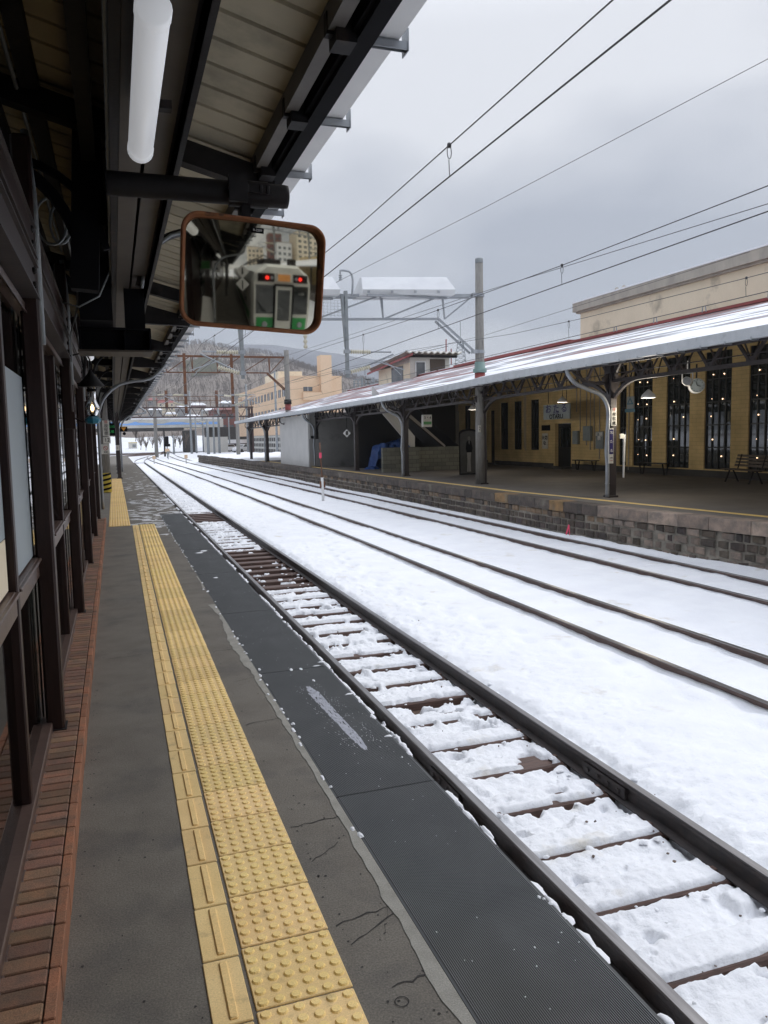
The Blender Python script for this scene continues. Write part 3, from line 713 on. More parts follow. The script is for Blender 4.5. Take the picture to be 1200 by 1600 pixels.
b = MB(); b.box(.085, .182, CY0, CY1, 2.95, 3.2); b.box(.198, .298, CY0, CY1, 2.95, 3.2); b.box(.10, .28, CY0, CY1, 3.2, 3.56); b.build('girder', M['beam_taupe'], cn)
b = MB(); b.box(.045, .082, CY0, CY1, 2.93, 3.58); b.box(.300, .322, CY0, CY1, 2.90, 3.18); b.box(.300, .345, CY0, CY1, 2.90, 2.915)
b.box(-.10, -.02, CY0, CY1, 3.35, 3.60); b.build('girder_web', M['iron'], cn)
b = MB(); b.tube([(.038, CY0, 2.97), (.038, 6.9, 2.97)], .008, 6); b.tube([(.33, CY0, 2.95), (.332, 3.2, 2.95), (.335, 3.6, 2.97), (.335, 6.9, 2.97)], .010, 6)
b.tube([(.31, y, 2.985+.012*math.sin(y*9)) for y in np.arange(1.5, 6.9, .1)], .012, 6); b.build('cable', M['steelgrey'], cn, True)
for x, wd, m in ((.905, .06, 'purlin'), (-.34, .09, 'iron'), (-.62, .14, 'iron'), (-.95, .12, 'iron'), (-1.35, .14, 'iron'), (-1.8, .12, 'iron'), (-2.3, .12, 'iron')):  # some of the iron purlins are added to darken the deck left of the girder
    b = MB(); b.box(x-wd/2, x+wd/2, CY0, CY1, roofz(x)-.10, roofz(x)-.002); b.build('purlin', M[m], cn)
b = MB(); b.tube([(-.405, y, roofz(-.4)-.12-.01*math.sin(y*2)) for y in np.arange(1, 9, .25)], .012, 6); b.build('cable', M['steelgrey'], cn, True)
# eave: fascia, box gutter, gutter brackets, outriggers
b = MB(); b.box(.985, 1.058, CY0, CY1, 3.235, 3.33); b.box(.965, .985, CY0, CY1, 3.26, 3.36); b.build('fascia', M['black'], cn)
b = MB(); b.box(1.060, 1.172, CY0, CY1, 3.275, 3.281); b.box(1.166, 1.172, CY0, CY1, 3.281, 3.40); b.box(1.060, 1.066, CY0, CY1, 3.281, 3.40); b.build('gutter', M['gutter'], cn)
for k in range(0, 130):
    y = -44.42+.82*k+.0
    if y > 61: break
    b = MB(); b.box(1.061, 1.205, y-.028, y+.028, 3.262, 3.268); b.box(1.061, 1.205, y-.032, y-.028, 3.236, 3.268); b.box(1.061, 1.205, y+.0, y+.004, 3.24, 3.262)
    b.box(1.205, 1.210, y-.036, y+.034, 3.232, 3.32)
    b.build('gutter_bracket' if k < 100 else 'gutter_brackets_far', M['galv'], cn) if k < 100 or True else None
    if 38 < k < 95:
        b = MB(); x0 = .90; b.box(x0, .984, y-.055, y+.055, roofz(.94)-.14, roofz(.94)-.012); b.box(x0-.03, .975, y-.02, y+.02, roofz(.94)-.105, roofz(.94)-.02)
        b.build('outrigger', M['iron'], cn)
# arched frames at each bay
for y in [7.64+3.09*k for k in range(1, 18)]+[-1.6-3.09*k for k in range(0, 12)]:
    b = MB(); b.arc((-.33, y, 2.42), (.12, y, 3.16), (-.10, 0, .18), .06, .035, 9)
    b.arc((-.33, y, 2.62), (-.85, y, 3.45), (.12, 0, .12), .06, .035, 8)
    b.beam((-.3, y, 3.28), (1.0, y, 3.235), .10, .13); b.build('arch_bracket', M['iron'], cn)
    b = MB(); b.beam((-3.4, y, roofz(-3.4)-.16), (1.0, y, roofz(1.0)-.12), .09, .12); b.build('rafter', M['iron'], cn)
for y in (4.9, 9.2, 1.4, -3.1):
    b = MB(); b.beam((-3.4, y, roofz(-3.4)-.16), (1.0, y, roofz(1.0)-.12), .10, .13); b.build('rafter', M['iron'], cn)
b = MB()   # hanging centre frame carried by the cross beam
b.box(-.20, .04, 6.55, 7.15, 2.62, 3.6); b.box(-.12, .02, 5.6, 6.549, 3.1, 3.6); b.build('hanging_frame', M['black'], cn); b = MB()
b.arc((-.10, 5.2, 2.72), (-.95, 5.2, 3.42), (.18, 0, .16), .09, .06, 10); b.beam((-.12, 5.2, 2.6), (-.06, 5.2, 3.55), .12, .16)
b.arc((.02, 5.2, 2.85), (-.55, 5.2, 3.38), (.1, 0, .1), .05, .04, 8)
b.build('arch_bracket', M['black'], cn); b = MB(); b.arc((-.12, 8.0, 2.62), (-.75, 8.0, 3.42), (.12, 0, .16), .07, .05, 8); b.build('arch_bracket', M['black'], cn)
b = MB(); b.arc((.24, 6.5, 2.88), (.80, 6.5, 3.34), (-.10, 0, .12), .07, .045, 12); b.build('arch_bracket', M['iron'], cn)
b = MB(); b.tube([(.262+.0, 6.45, 2.86)]+[(.255+.42*math.sin(a), 6.45, 3.30-.42*math.cos(a)+.0) for a in []]+[(.30, 6.45, 3.05), (.38, 6.45, 3.18), (.50, 6.45, 3.27), (.62, 6.45, 3.31)], .014, 8)
b.build('conduit', M['steelgrey'], cn, True)
b = MB()   # loops of cable and thin conduits by the frame
cx, cz = -.30, 3.05
b.tube([(cx+.09*math.cos(a), 5.4, cz+.14*math.sin(a)) for a in np.linspace(0, 2*math.pi, 22)], .009, 6)
b.tube([(cx+.05+.06*math.cos(a), 5.45, cz+.12*math.sin(a)) for a in np.linspace(0, 2*math.pi, 22)], .009, 6)
b.tube([(-.24, 5.5, 3.15), (-.22, 6.0, 3.0), (-.20, 6.5, 2.95), (-.22, 7.0, 2.85), (-.26, 7.2, 2.7), (-.24, 7.4, 2.45)], .008, 6)
b.tube([(-.21, 5.5, 3.13), (-.19, 6.2, 2.93), (-.22, 6.9, 2.78), (-.30, 7.3, 2.62), (-.32, 7.6, 2.4)], .007, 6)
b.tube([(.05, 6.4, 3.0), (-.05, 6.42, 2.78), (-.20, 6.45, 2.70), (-.32, 6.5, 2.74)], .007, 6); b.build('cable', M['steelgrey'], cn, True)
b = MB()   # dark cross beam between wall and girder, with its brighter bottom flange
b.box(-.23, .335, 7.02, 7.30, 2.435, 2.615); b.box(-.23, .335, 6.93, 7.0, 2.60, 2.62); b.box(.125, .14, 6.95, 7.02, 2.435, 2.60); b.box(.325, .34, 6.93, 7.02, 2.435, 2.615); b.box(-.23, -.215, 6.93, 7.02, 2.435, 2.6)
b.box(.14, .30, 7.0, 7.2, 2.62, 2.95); b.build('cross_beam', M['black'], cn)
b = MB(); b.box(-.24, .345, 6.90, 7.30, 2.418, 2.434); b.build('cross_beam_flange', M['beam_taupe'], cn)
# iron columns that reach the floor farther on
for k, y in enumerate((37.4, 43.6, 49.8, 56.0, -14.0, -21.0, -28.0, -35.0)):
    b = MB(); b.bbox(.09, .25, y-.10, y+.10, 0, 2.62, .02); b.bbox(.05, .29, y-.14, y+.14, 0, .06, .01); b.box(.11, .23, y-.07, y+.07, 2.6, 3.3)
    b.build('column', M['iron_brown'], cn)
    b = MB()
    for s in (-1, 1):
        b.arc((.17+s*.06, y, 2.3), (.17+s*.75, y, roofz(.17+s*.75)-.12), (-s*.12, 0, .2), .05, .04, 8)
        b.arc((.17, y+s*.1, 2.3), (.17, y+s*1.1, 2.95), (0, -s*.2, .15), .05, .04, 8)
    b.build('arch_bracket', M['iron_brown'], cn)
def downpipe(y, x0, par, m, pts=None, r=.045):
    b = MB(); p0 = [(x0, y, .3), (x0, y, 2.0), (x0+.04, y, 2.35), (x0+.18, y, 2.62), (x0+.42, y, 2.82), (x0+.7, y, 2.9), (x0+.95, y, 2.93), (x0+1.15, y, 3.02), (1.115, y, 3.27)]
    from mathutils import geometry
    pp = []
    for i in range(len(p0)-1):
        a = Vector(p0[max(i-1, 0)]); q = Vector(p0[i]); c = Vector(p0[i+1]); d = Vector(p0[min(i+2, len(p0)-1)])
        for s in range(5):
            t_ = s/5; pp.append(.5*((2*q)+(c-a)*t_+(2*a-5*q+4*c-d)*t_*t_+(3*q-a-3*c+d)*t_**3))
    pp.append(Vector(p0[-1])); b.tube(pp, r, 10); b.build('downpipe', m, par, True)
downpipe(16.98, -.28, cn, M['galv'], r=.032); downpipe(37.7, .30, cn, M['galv'], r=.04); downpipe(-3.4, -.1, cn, M['galv'], r=.04)

# tube lamps
def tube_lamp(x, y0, z, label, L_=1.2):
    t = thing('tube_lamp', (x, y0+L_/2, z), label, 'lamp', 'fluorescent tube lamps under the canopy')
    b = MB(); b.lathe((x, y0+.04, z), [(.044, 0), (.046, .003), (.046, L_-.083), (.044, L_-.08)], 20, 'y'); b.build('diffuser', M['lampwhite'], t, True)
    b = MB()
    for y in (y0, y0+L_-.045): b = MB(); b.lathe((x, y, z), [(.044, 0), (.0485, .006), (.0485, .04), (.046, .045)], 20, 'y'); b.build('end_cap', M['lampwhite'], t, True)
    b = MB(); b.box(x-.035, x+.035, y0+.1, y0+L_-.1, z+.035, z+.13); b.box(x+.055, x+.10, y0+L_-.30, y0+L_-.26, z+.05, z+.08); b.build('batten', M['iron'], t)
tube_lamp(.152, 2.19, 2.79, 'white tube lamp under the taupe beam right above the viewer', 1.06)
tube_lamp(-.235, 9.7, 2.77, 'small far tube lamp under the canopy just past the dark cross beam')
tube_lamp(.16, -3.2, 2.80, 'white tube lamp behind the viewer seen only in the mirror')

# hanging oil-style lantern
lt = thing('lantern', (-.165, 7.4, 1.84), 'old style oil lantern with blue base and dark cone shade hanging by the window wall', 'lantern')
b = MB(); b.lathe((-.165, 7.4, 0), [(.112, 2.165), (.114, 2.172), (.02, 2.285), (.012, 2.31)], 20); b.build('shade', M['iron'], lt, True)
b = MB(); b.lathe((-.165, 7.4, 0), [(.036, 2.165), (.034, 2.06), (.040, 2.03), (.060, 1.99), (.062, 1.965), (.045, 1.93), (.032, 1.905)], 20, caps=False); b.build('glass_chimney', M['clearglass'], lt, True)
b = MB(); b.lathe((-.165, 7.4, 0), [(.006, 1.95), (.014, 1.965), (.015, 1.985), (.004, 2.01)], 12); b.build('bulb', M['glow_warm'], lt, True)
b = MB(); b.lathe((-.165, 7.4, 0), [(.03, 1.84), (.052, 1.845), (.068, 1.865), (.068, 1.885), (.038, 1.905), (.030, 1.91)], 8); b.build('oil_font', M['blue'], lt)
b = MB(); b.lathe((-.165, 7.4, 0), [(.030, 1.90), (.036, 1.905), (.036, 1.92), (.022, 1.935)], 12); b.build('burner', M['black'], lt); b = MB(); b.lathe((-.165, 7.4, 0), [(.040, 2.125), (.041, 2.145)], 16, caps=False); b.build('burner_ring', M['black'], lt)
b = MB(); b.tube([(-.165, 7.4, 2.3), (-.165, 7.4, 2.40), (-.20, 7.45, 2.47), (-.33, 7.6, 2.45)], .007, 6); b.build('hanger', M['iron'], lt)
b = MB(); b.box(-.40, -.315, 7.50, 7.585, 1.80, 1.95); b.tube([(-.33, 7.55, 1.90), (-.25, 7.48, 1.86), (-.2, 7.42, 1.86)], .008, 6); b.build('wall_bracket', M['wood_dark'], lt)

# ------------------------------------------------------------------ convex platform mirror
MC = Vector((.615, 3.5, 2.395))
mi = thing('convex_mirror', MC, 'rust-framed convex mirror hanging from a dark pipe, showing a parked green and white train', 'mirror')
MW, MH, MR = .585, .435, 2.35
tilt = math.radians(6.5); yaw = math.radians(-1.6); rollm = math.radians(3.2)
# local frame: u right, v up, n towards viewer
nrm = Vector((math.sin(yaw)*1.0, -math.cos(yaw)*math.cos(tilt), -math.sin(tilt))).normalized()
uu = Vector((0, 0, 1)).cross(nrm)*1.0
uu = Vector((1, 0, 0)) - nrm*nrm.x; uu.normalize(); vv = nrm.cross(uu)
if vv.z < 0: vv = -vv
u2 = uu*math.cos(rollm)-vv*math.sin(rollm); v2 = uu*math.sin(rollm)+vv*math.cos(rollm); uu, vv = u2, v2
def mp_(u, v, n): return MC+uu*u+vv*v+nrm*n
def rrect(w_, h_, r, n=8):
    pts = []
    for cx, cy, a0 in ((w_/2-r, h_/2-r, 0), (-w_/2+r, h_/2-r, 90), (-w_/2+r, -h_/2+r, 180), (w_/2-r, -h_/2+r, 270)):
        for k in range(n+1):
            a = math.radians(a0+90*k/n); pts.append((cx+r*math.cos(a), cy+r*math.sin(a)))
    return pts
def rsurf(rings, closed_last=True):
    b = MB(); m = len(rings[0]); vs = [p for g in rings for p in g]; fs = []
    for i in range(len(rings)-1):
        for k in range(m): fs.append((i*m+k, i*m+(k+1) % m, (i+1)*m+(k+1) % m, (i+1)*m+k))
    if closed_last: fs.append(tuple((len(rings)-1)*m+k for k in range(m)))
    b.add(vs, fs); return b
out_ = rrect(MW+.035, MH+.035, .075)
def rr(dw, r, n): return [mp_(u, v, n) for u, v in rrect(MW+dw, MH+dw, r)]
b = rsurf([rr(-.02, .055, -.055), rr(.02, .07, -.05), rr(.038, .078, -.03), rr(.040, .078, .012), rr(.034, .074, .030), rr(.020, .068, .032), rr(.012, .062, .026), rr(.004, .058, .0), rr(-.004, .055, -.012)], False)
b.build('frame', M['rustframe'], mi, True)
rings = []; sag = lambda u, v: math.sqrt(max(MR*MR-u*u-v*v, 0))-MR
base0 = rrect(MW, MH, .055, 12); base = []
cum = [0]
for a_, b_ in zip(base0, base0[1:]+base0[:1]): cum.append(cum[-1]+math.hypot(b_[0]-a_[0], b_[1]-a_[1]))
for k in range(200):
    d_ = cum[-1]*k/200; i_ = max(i for i in range(len(base0)) if cum[i] <= d_+1e-9); f_ = (d_-cum[i_])/max(cum[i_+1]-cum[i_], 1e-9); a_, b_ = base0[i_], base0[(i_+1) % len(base0)]
    base.append((a_[0]+(b_[0]-a_[0])*f_, a_[1]+(b_[1]-a_[1])*f_))
NR = 40
for i in range(NR+1):
    s = 1-i/NR
    s = max(s, .004); rings.append([mp_(u*s, v*s, .010+sag(u*s, v*s)) for u, v in base])
b = rsurf(rings); o = b.build('mirror_face', M['mirror'], mi, True)
b = rsurf([rr(-.03, .05, -.056), rr(-.2, .04, -.085), rr(-.4, .01, -.09)]); b.build('back_shell', M['rustframe'], mi, True)
b = MB(); pl = [mp_(.01+u, MH/2-.030+v, .0125+sag(.01, MH/2-.03)) for u, v in ((-.027, -.011), (.027, -.011), (.027, .011), (-.027, .011))]
pb = [p-nrm*.006 for p in pl]; b.add(pl+pb, [(0, 1, 2, 3), (7, 6, 5, 4), (0, 4, 5, 1), (1, 5, 6, 2), (2, 6, 7, 3), (3, 7, 4, 0)]); npl = b.build('number_plate', M['black'], mi)
rot = Matrix((uu, vv, nrm)).transposed().to_euler()
text('R-2209', .0135, M['white'], npl, mp_(.01, MH/2-.030, .0135+sag(.01, MH/2-.03)), rot, depth=.0004)
b = MB(); b.lathe((0, 3.56, 2.755), [(.0, .02), (.048, .02), (.050, .03), (.050, .775), (.048, .79), (.03, .795), (.0, .795)], 20, 'x'); b.build('mounting_pipe', M['iron'], mi, True)
b = MB(); b.lathe((0, 3.56, 2.755), [(.056, .53), (.056, .70)], 20, 'x'); b.box(.52, .71, 3.49, 3.63, 2.745, 2.765); b.box(.52, .60, 3.48, 3.50, 2.70, 2.81)
for x in (.54, .6, .66, .69): b.lathe((x, 3.49, 2.755), [(.008, -.015), (.008, .02)], 6, 'z')
b.build('clamp', M['iron'], mi)
b = MB(); b.beam((.60, 3.57, 2.72), (.60, 3.57, 2.45), .055, .04); b.beam((.60, 3.57, 2.50), mp_(0, 0, -.07), .05, .05); b.build('bracket_stem', M['iron'], mi)

# ------------------------------------------------------------------ posts, signs farther along the near platform
pole = thing('concrete_pole', (-.32, 27.4, 0), 'round concrete pole with black and yellow hazard stripes at its foot', 'pole')
b = MB(); b.lathe((-.32, 27.4, 0), [(.17, 0), (.165, 3), (.15, 7.5)], 16); b.build('shaft', M['concrete_pole'], pole, True)
b = MB(); b.lathe((-.32, 27.4, 0), [(.175, .02), (.174, .66)], 24, caps=False); b.build('hazard_wrap', M['hazard'], pole, True)
b = MB()
for s in range(4):
    n = 24; vs = []
    for k in range(n+1):
        a = 2*math.pi*k/n; z = .03+s*.155+.12*((k*2/n) % 1.0 if True else 0)
        vs += [(-.32+.178*math.cos(a), 27.4+.178*math.sin(a), min(max(z, .02), .66)), (-.32+.178*math.cos(a), 27.4+.178*math.sin(a), min(z+.07, .66))]
    b.add(vs, [(2*k, 2*k+2, 2*k+3, 2*k+1) for k in range(n)])
b.build('black_stripes', M['black'], pole)
def plate_sign(name, label, cat, x0, x1, z0, z1, y, m, th=.02, grp=None):
    t = thing(name, ((x0+x1)/2, y, z0), label, cat, grp); b = MB(); b.bbox(x0, x1, y, y+th, z0, z1, .004); b.build('board', m, t)
    b = MB(); b.box(x0+.02, x1-.02, y+th, y+th+.03, (z0+z1)/2-.02, (z0+z1)/2+.02); b.build('fixing', M['iron'], t); return t
RX = (math.pi/2, 0, 0)
t = plate_sign('platform_sign', 'narrow upright white sign with four black characters on the striped concrete pole', 'sign', -.33, -.12, 1.87, 2.37, 27.16, M['signwhite'])
for k, ch in enumerate('停視程標'): text(ch, .12, M['black'] if k else M['red'], t, (-.225, 27.157, 2.31-k*.122), RX)
t = plate_sign('platform_sign', 'small white sign numbered 12 on the striped concrete pole', 'sign', -.33, -.10, 1.62, 1.84, 27.16, M['signwhite'])
text('12', .17, M['black'], t, (-.21, 27.157, 1.73), RX)
t = plate_sign('no_smoking_sign', 'square white no smoking sign on the striped concrete pole', 'sign', -.40, -.14, 1.28, 1.60, 27.18, M['signwhite'])
b = MB(); b.lathe((-.27, 27.178, 1.47), [(.055, -.002), (.07, -.002), (.07, .0), (.055, 0)], 20, 'y', False); b.beam((-.31, 27.177, 1.51), (-.23, 27.177, 1.43), .004, .015); b.build('red_ring', M['red'], t)
text('禁煙', .06, M['black'], t, (-.27, 27.177, 1.34), RX)
t = plate_sign('stop_position_sign', 'black sign with an orange downward triangle beside the far black column', 'sign', .28, .60, 2.12, 2.34, 37.2, M['black'])
b = MB(); b.add([(.33, 37.196, 2.31), (.55, 37.196, 2.31), (.44, 37.196, 2.15), (.33, 37.199, 2.31), (.55, 37.199, 2.31), (.44, 37.199, 2.15)], [(0, 2, 1), (3, 4, 5), (0, 1, 4, 3), (1, 2, 5, 4), (2, 0, 3, 5)]); b.build('triangle', M['orange'], t)
b = MB(); b.lathe((.46, 37.2, 2.03), [(.07, 0), (.07, .02)], 16, 'y'); b.build('round_disc', M['black'], t)
t = plate_sign('platform_sign', 'small white plate half way up the far black column', 'sign', .06, .22, 1.28, 1.52, 37.26, M['signwhite'])
text('2', .12, M['black'], t, (.14, 37.257, 1.4), RX)
t = thing('departure_board', (-.1, 46, 2.0), 'small dark departure board with green lettering beyond the concrete pole', 'departure board')
b = MB(); b.bbox(-.45, .15, 46, 46.15, 2.0, 2.7, .01); b.build('casing', M['black'], t)
text('12:10', .18, M['glow_green'], t, (-.12, 45.99, 2.5), RX); text('札幌', .16, M['glow_green'], t, (-.12, 45.99, 2.22), RX)
b = MB(); b.tube([(-.15, 46.07, 2.7), (-.15, 46.07, 3.4)], .02, 6); b.build('hanger', M['iron'], t)

# ------------------------------------------------------------------ far platform
FPY0, FPY1 = 2.0, 88.0
ysf = np.concatenate([np.arange(FPY0, 30, 1.0), np.arange(30, FPY1+.1, 2.0)])
b = MB(); n = len(ysf)
b.add([(float(edgex(y))+.15, y, 0) for y in ysf]+[(30, y, 0) for y in ysf]+[(float(edgex(y))+.15, y, -1.1) for y in ysf],
      [(k, n+k, n+k+1, k+1) for k in range(n-1)]+[(2*n+k, k, k+1, 2*n+k+1) for k in range(n-1)]+[(n-1, 2*n-1, 3*n-1)])
struct(b.build('far_platform', M['farplat']))
b = MB()
for a, c in zip(ysf, ysf[1:]):
    if a > 58: break
    b.add([(float(yels(a))-.1, a, .004), (float(yels(a))+.13, a, .004), (float(yels(c))+.13, c, .004), (float(yels(c))-.1, c, .004)], [(0, 1, 2, 3)])
struct(b.build('yellow_line', M['yline']))
def psnow(X, Y): return (edgex(Y)+.05+(X)*(32-edgex(Y)), Y, .01+.10*fbm(X*40, Y*.6, 3, 5)*np.clip((Y-60)/3, 0, 1)+.9*np.clip(fbm(X*9, Y*.25, 2, 15)-.45, 0, 1)*np.clip((X-.1)*4, 0, 1)*np.clip((Y-62)/3, 0, 1))
struct(gridmesh('platform_snow', np.linspace(0, 1, 50)**1.5, np.arange(59.5, FPY1, .5), psnow, M['snow']))
wl = thing('platform_wall', (10.3, 40, -1), 'old dark stone block wall holding up the far platform, paler toward its near end', 'stone wall')
cp = MB(); y = FPY0
while y < FPY1:
    L_ = random.uniform(.5, .95); e = float(edgex(y+L_/2)); ne = y < 14.8
    q = random.uniform(.75, 1.25); c = (q, q, q)
    if ne: q = random.choice((2.4, 3.4, 4.3, 3.0)); c = (q, q*.98, q*.95)
    elif random.random() < .10 and y < 30: c = (3.0, 2.3, 1.2)
    e0, e1 = float(edgex(y)), float(edgex(y+L_)); z0, z1 = -.24, .003
    ins = .42
    vs = [(e0, y+.008, z0), (e1, y+L_-.008, z0), (e1, y+L_-.008, z1-.012), (e0, y+.008, z1-.012), (e0+.014, y+.012, z1), (e1+.014, y+L_-.012, z1), (e1+ins, y+L_-.008, z1), (e0+ins, y+.008, z1),
          (e1+ins, y+L_-.008, z0), (e0+ins, y+.008, z0)]
    cp.add(vs, [(0, 3, 2, 1), (3, 4, 5, 2), (4, 7, 6, 5), (0, 9, 7, 4, 3), (1, 2, 5, 6, 8), (0, 1, 8, 9)], c)
    y += L_
cp.build('coping', M['stone'], wl)
st = MB()
for row in range(5):
    z1 = -.25-row*.175; z0 = z1-.165; y = FPY0+random.random()*.2
    while y < FPY1:
        L_ = random.uniform(.14, .40); yb = y+L_; x = float(edgex(y+L_/2))+.06+random.uniform(-.022, .018); q = random.uniform(.65, 1.35)
        c = (q, q*random.uniform(.93, 1.03), q*random.uniform(.85, 1.05))
        if y < 15 and random.random() < .45: q = random.uniform(1.8, 3.4); c = (q, q, q*.98)
        if row == 0 and 15 < y < 45 and random.random() < .55: c = (2.4, 2.1, 1.6)
        g = .009; i_ = .02; a, d = y+g, yb-g; zz0, zz1 = z0+g+random.uniform(0, .01), z1-random.uniform(0, .008)
        vs = [(x, a, zz0), (x, d, zz0), (x, d, zz1), (x, a, zz1), (x-.028, a+i_, zz0+i_), (x-.028, d-i_, zz0+i_), (x-.028, d-i_, zz1-i_), (x-.028, a+i_, zz1-i_)]
        st.add(vs, [(0, 4, 5, 1), (1, 5, 6, 2), (2, 6, 7, 3), (3, 7, 4, 0), (4, 7, 6, 5)], c)
        y = yb
st.build('stones', M['stone'], wl)
b = MB()
for a, c in zip(ysf, ysf[1:]): b.add([(float(edgex(a))+.055, a, -1.1), (float(edgex(c))+.055, c, -1.1), (float(edgex(c))+.055, c, -.235), (float(edgex(a))+.055, a, -.235)], [(0, 3, 2, 1)])
b.build('mortar_backing', M['stonemortar'], wl)
for (px, py, z, lab) in ((889, 828, -.55, 'pink ribbon tied at the foot of the stone platform wall'),):
    p = at(px, py, X=10.15); b = MB()
    b.beam((p[0], p[1], p[2]+.12), (p[0]-.02, p[1]-.06, p[2]-.12), .008, .045); b.beam((p[0], p[1], p[2]+.12), (p[0]-.02, p[1]+.09, p[2]-.12), .008, .045)
    t = tag(b.build('ribbon', M['pink']), lab, 'ribbon')

# ------------------------------------------------------------------ station building behind the far platform
WX = 20.0
sb = thing('station_building', (WX, 31, 0), 'ochre brick station building with tall dark windows and cream upper storey behind the far platform', 'building')
ops = [(14.3, 15.6, .27, 4.4, 'w'), (17.1, 18.5, .27, 4.4, 'w'), (19.45, 20.79, .27, 4.4, 'w'), (21.57, 22.84, .27, 4.4, 'w'), (23.61, 24.89, .27, 4.4, 'w'), (25.72, 26.93, .27, 4.4, 'w'), (27.36, 27.84, .27, 4.4, 'w'),
       (31.49, 32.89, .05, 2.12, 'd'), (34.39, 35.22, .84, 3.35, 'w'), (36.14, 36.97, .84, 3.35, 'w'), (37.61, 38.5, .84, 3.35, 'w'), (39.2, 39.95, .05, 3.0, 'd'), (42.3, 43.1, 1.9, 3.4, 'w')]
ops = [o for o in ops if o[4] != 'x']
b = MB(); y = 10.0
for (a, c, z0, z1, k) in ops:
    b.box(WX, WX+.4, y, a, .02, 5.8); b.box(WX+.002, WX+.4, a, c, z1, 5.8)
    if z0 > .06: b.box(WX+.002, WX+.4, a, c, .02, z0)
    y = c
b.box(WX, WX+.4, y, 45.6, .02, 5.8); b.build('wall', M['ochre'], sb)
b = MB(); b.box(WX-.04, WX-.003, 10, 31.4, -.02, .24); b.box(WX-.04, WX-.003, 33, 39.1, -.02, .22); b.box(WX-.04, WX-.003, 40.0, 45.6, -.02, .22); b.build('plinth', M['pier'], sb)
b = MB(); b.box(WX-.06, WX-.004, 10, 27.2, .242, .285); b.build('sill_band', M['ochre'], sb)
for (a, c, z0, z1, k) in ops:
    if k == 'w':
        b = MB(); b.box(WX+.085, WX+.095, a+.005, c-.005, z0, z1); f = b.build('window', M['darkglass'], sb)
        b = MB(); nb = 4 if c-a > 1 else 2
        for i in range(nb+1):
            yy = a+(c-a)*i/nb; yy = min(max(yy, a+.03), c-.03); b.box(WX+.045, WX+.083, yy-.022, yy+.022, z0+.03, z1)
        for zz_ in ([z0+.02, 1.05, 1.85, 2.65, 3.45] if z1 > 4 else [z0+.02, 1.9]): b.box(WX+.05, WX+.08, a+.03, c-.03, zz_-.02, zz_+.02)
        b.build('window_bars', M['winblack'], f)
        if z1 > 4:
            b = MB()
            for zz_ in (.72, 1.33, 2.15, 2.75, 3.6):
                for yy in (a+.35*(c-a), a+.75*(c-a)):
                    
                    yy += random.uniform(-.05, .05)
                    if c-a > 1 and random.random() < .85: b.lathe((WX+.06, yy, zz_+random.uniform(-.03, .03)), [(.0, -.025), (.02, -.012), (.02, .012), (0, .025)], 8, caps=False)
            if b.v: b.build('string_of_bulbs', M['bulb'], f)
    else:
        b = MB(); b.box(WX+.18, WX+.24, a+.01, c-.01, z0+.01, z1-.01)
        d = b.build('door', M['winblack'], sb)
        b = MB()
        for i in range(4):
            w_ = (c-a-.2)/4; b.box(WX+.165, WX+.178, a+.12+i*w_, a+.05+(i+1)*w_, 1.0, z1-.2)
        b.build('door_pane', M['darkglass'], d)
        b = MB(); b.box(WX-.55, WX-.045, a-.1, c+.1, 0, .10); b.build('doorstep', M['pier'], sb)
# pipes on the wall
b = MB()
for y, z0, z1 in ((33.4-3.2, 1.1, 4.6), (29.9, .9, 4.6), (29.6, .9, 4.7), (29.2, .5, 4.6), (35.8, .9, 4), (35.65, .8, 4), (31.0, 2.6, 4.6), (30.7, 1.7, 4.6), (27.15, .1, 4.6)):
    b = MB(); b.tube([(WX-.03, y, z0), (WX-.03, y, z1)], .022, 6); b.build('wall_pipe', M['cornice'], sb)
b = MB()
for (y0, y1, z0, z1) in ((30.75, 31.15, 1.15, 1.75), (29.75, 30.3, 1.3, 1.95)): b = MB(); b.bbox(WX-.16, WX-.003, y0, y1, z0, z1, .02); b.build('meter_box', M['signgrey'], sb)
# upper storey
b = MB(); b.box(20.32, 34, 8, 31.25, 5.4, 7.12); b.build('upper_wall', M['cream'], sb)
b = MB(); b.box(20.06, 34, 8, 31.5, 7.12, 7.50); b.box(20.18, 34, 8, 31.4, 7.04, 7.117); b.build('cornice', M['cornice'], sb)
b = MB(); b.box(20.04, 34, 8, 31.52, 7.503, 7.56); b.build('roof_snow', M['snowroof'], sb)
b = MB()
for y in (29.0, 29.5):
    b.tube([(21.0, y+.18*math.cos(a), 7.55+.35*math.sin(a)) for a in np.linspace(0, math.pi, 10)], .03, 6)
b.build('ladder_hoops', M['cornice'], sb)
def wall_sign(name, label, px0, px1, py0, py1, m, txts, cat='sign', x=WX-.08, th=.06):
    a = at(px1, py0, X=x); c = at(px0, py1, X=x); y0, y1, z0, z1 = a[1], c[1], c[2], a[2]
    t = thing(name, (x, (y0+y1)/2, z0), label, cat); b = MB(); b.bbox(x, x+th, y0, y1, z0, z1, .008); b.build('board', m, t)
    for (s, fs, fy, fz, mm_) in txts: text(s, fs, M[mm_], t, (x-.004, y1+(y0-y1)*fy, z0+(z1-z0)*fz), (math.pi/2, 0, -math.pi/2), depth=.002, sx=1.25, bold=.007)
    return t
t = wall_sign('station_name_sign', 'weathered grey station name board with blue Japanese letters over OTARU above the wall door', 849, 890, 630, 656, M['signgrey'], [('お', .42, .2, .68, 'navy'), ('た', .42, .5, .68, 'navy'), ('る', .42, .8, .68, 'navy'), ('小 樽', .17, .5, .42, 'navy'), ('OTARU', .27, .5, .17, 'black')], x=18.6)
b = MB()
for y in (29.7, 31.2): b.tube([(18.63, y, 3.0), (18.63, y, 4.3)], .015, 6)
b.build('hanger', M['iron'], t)
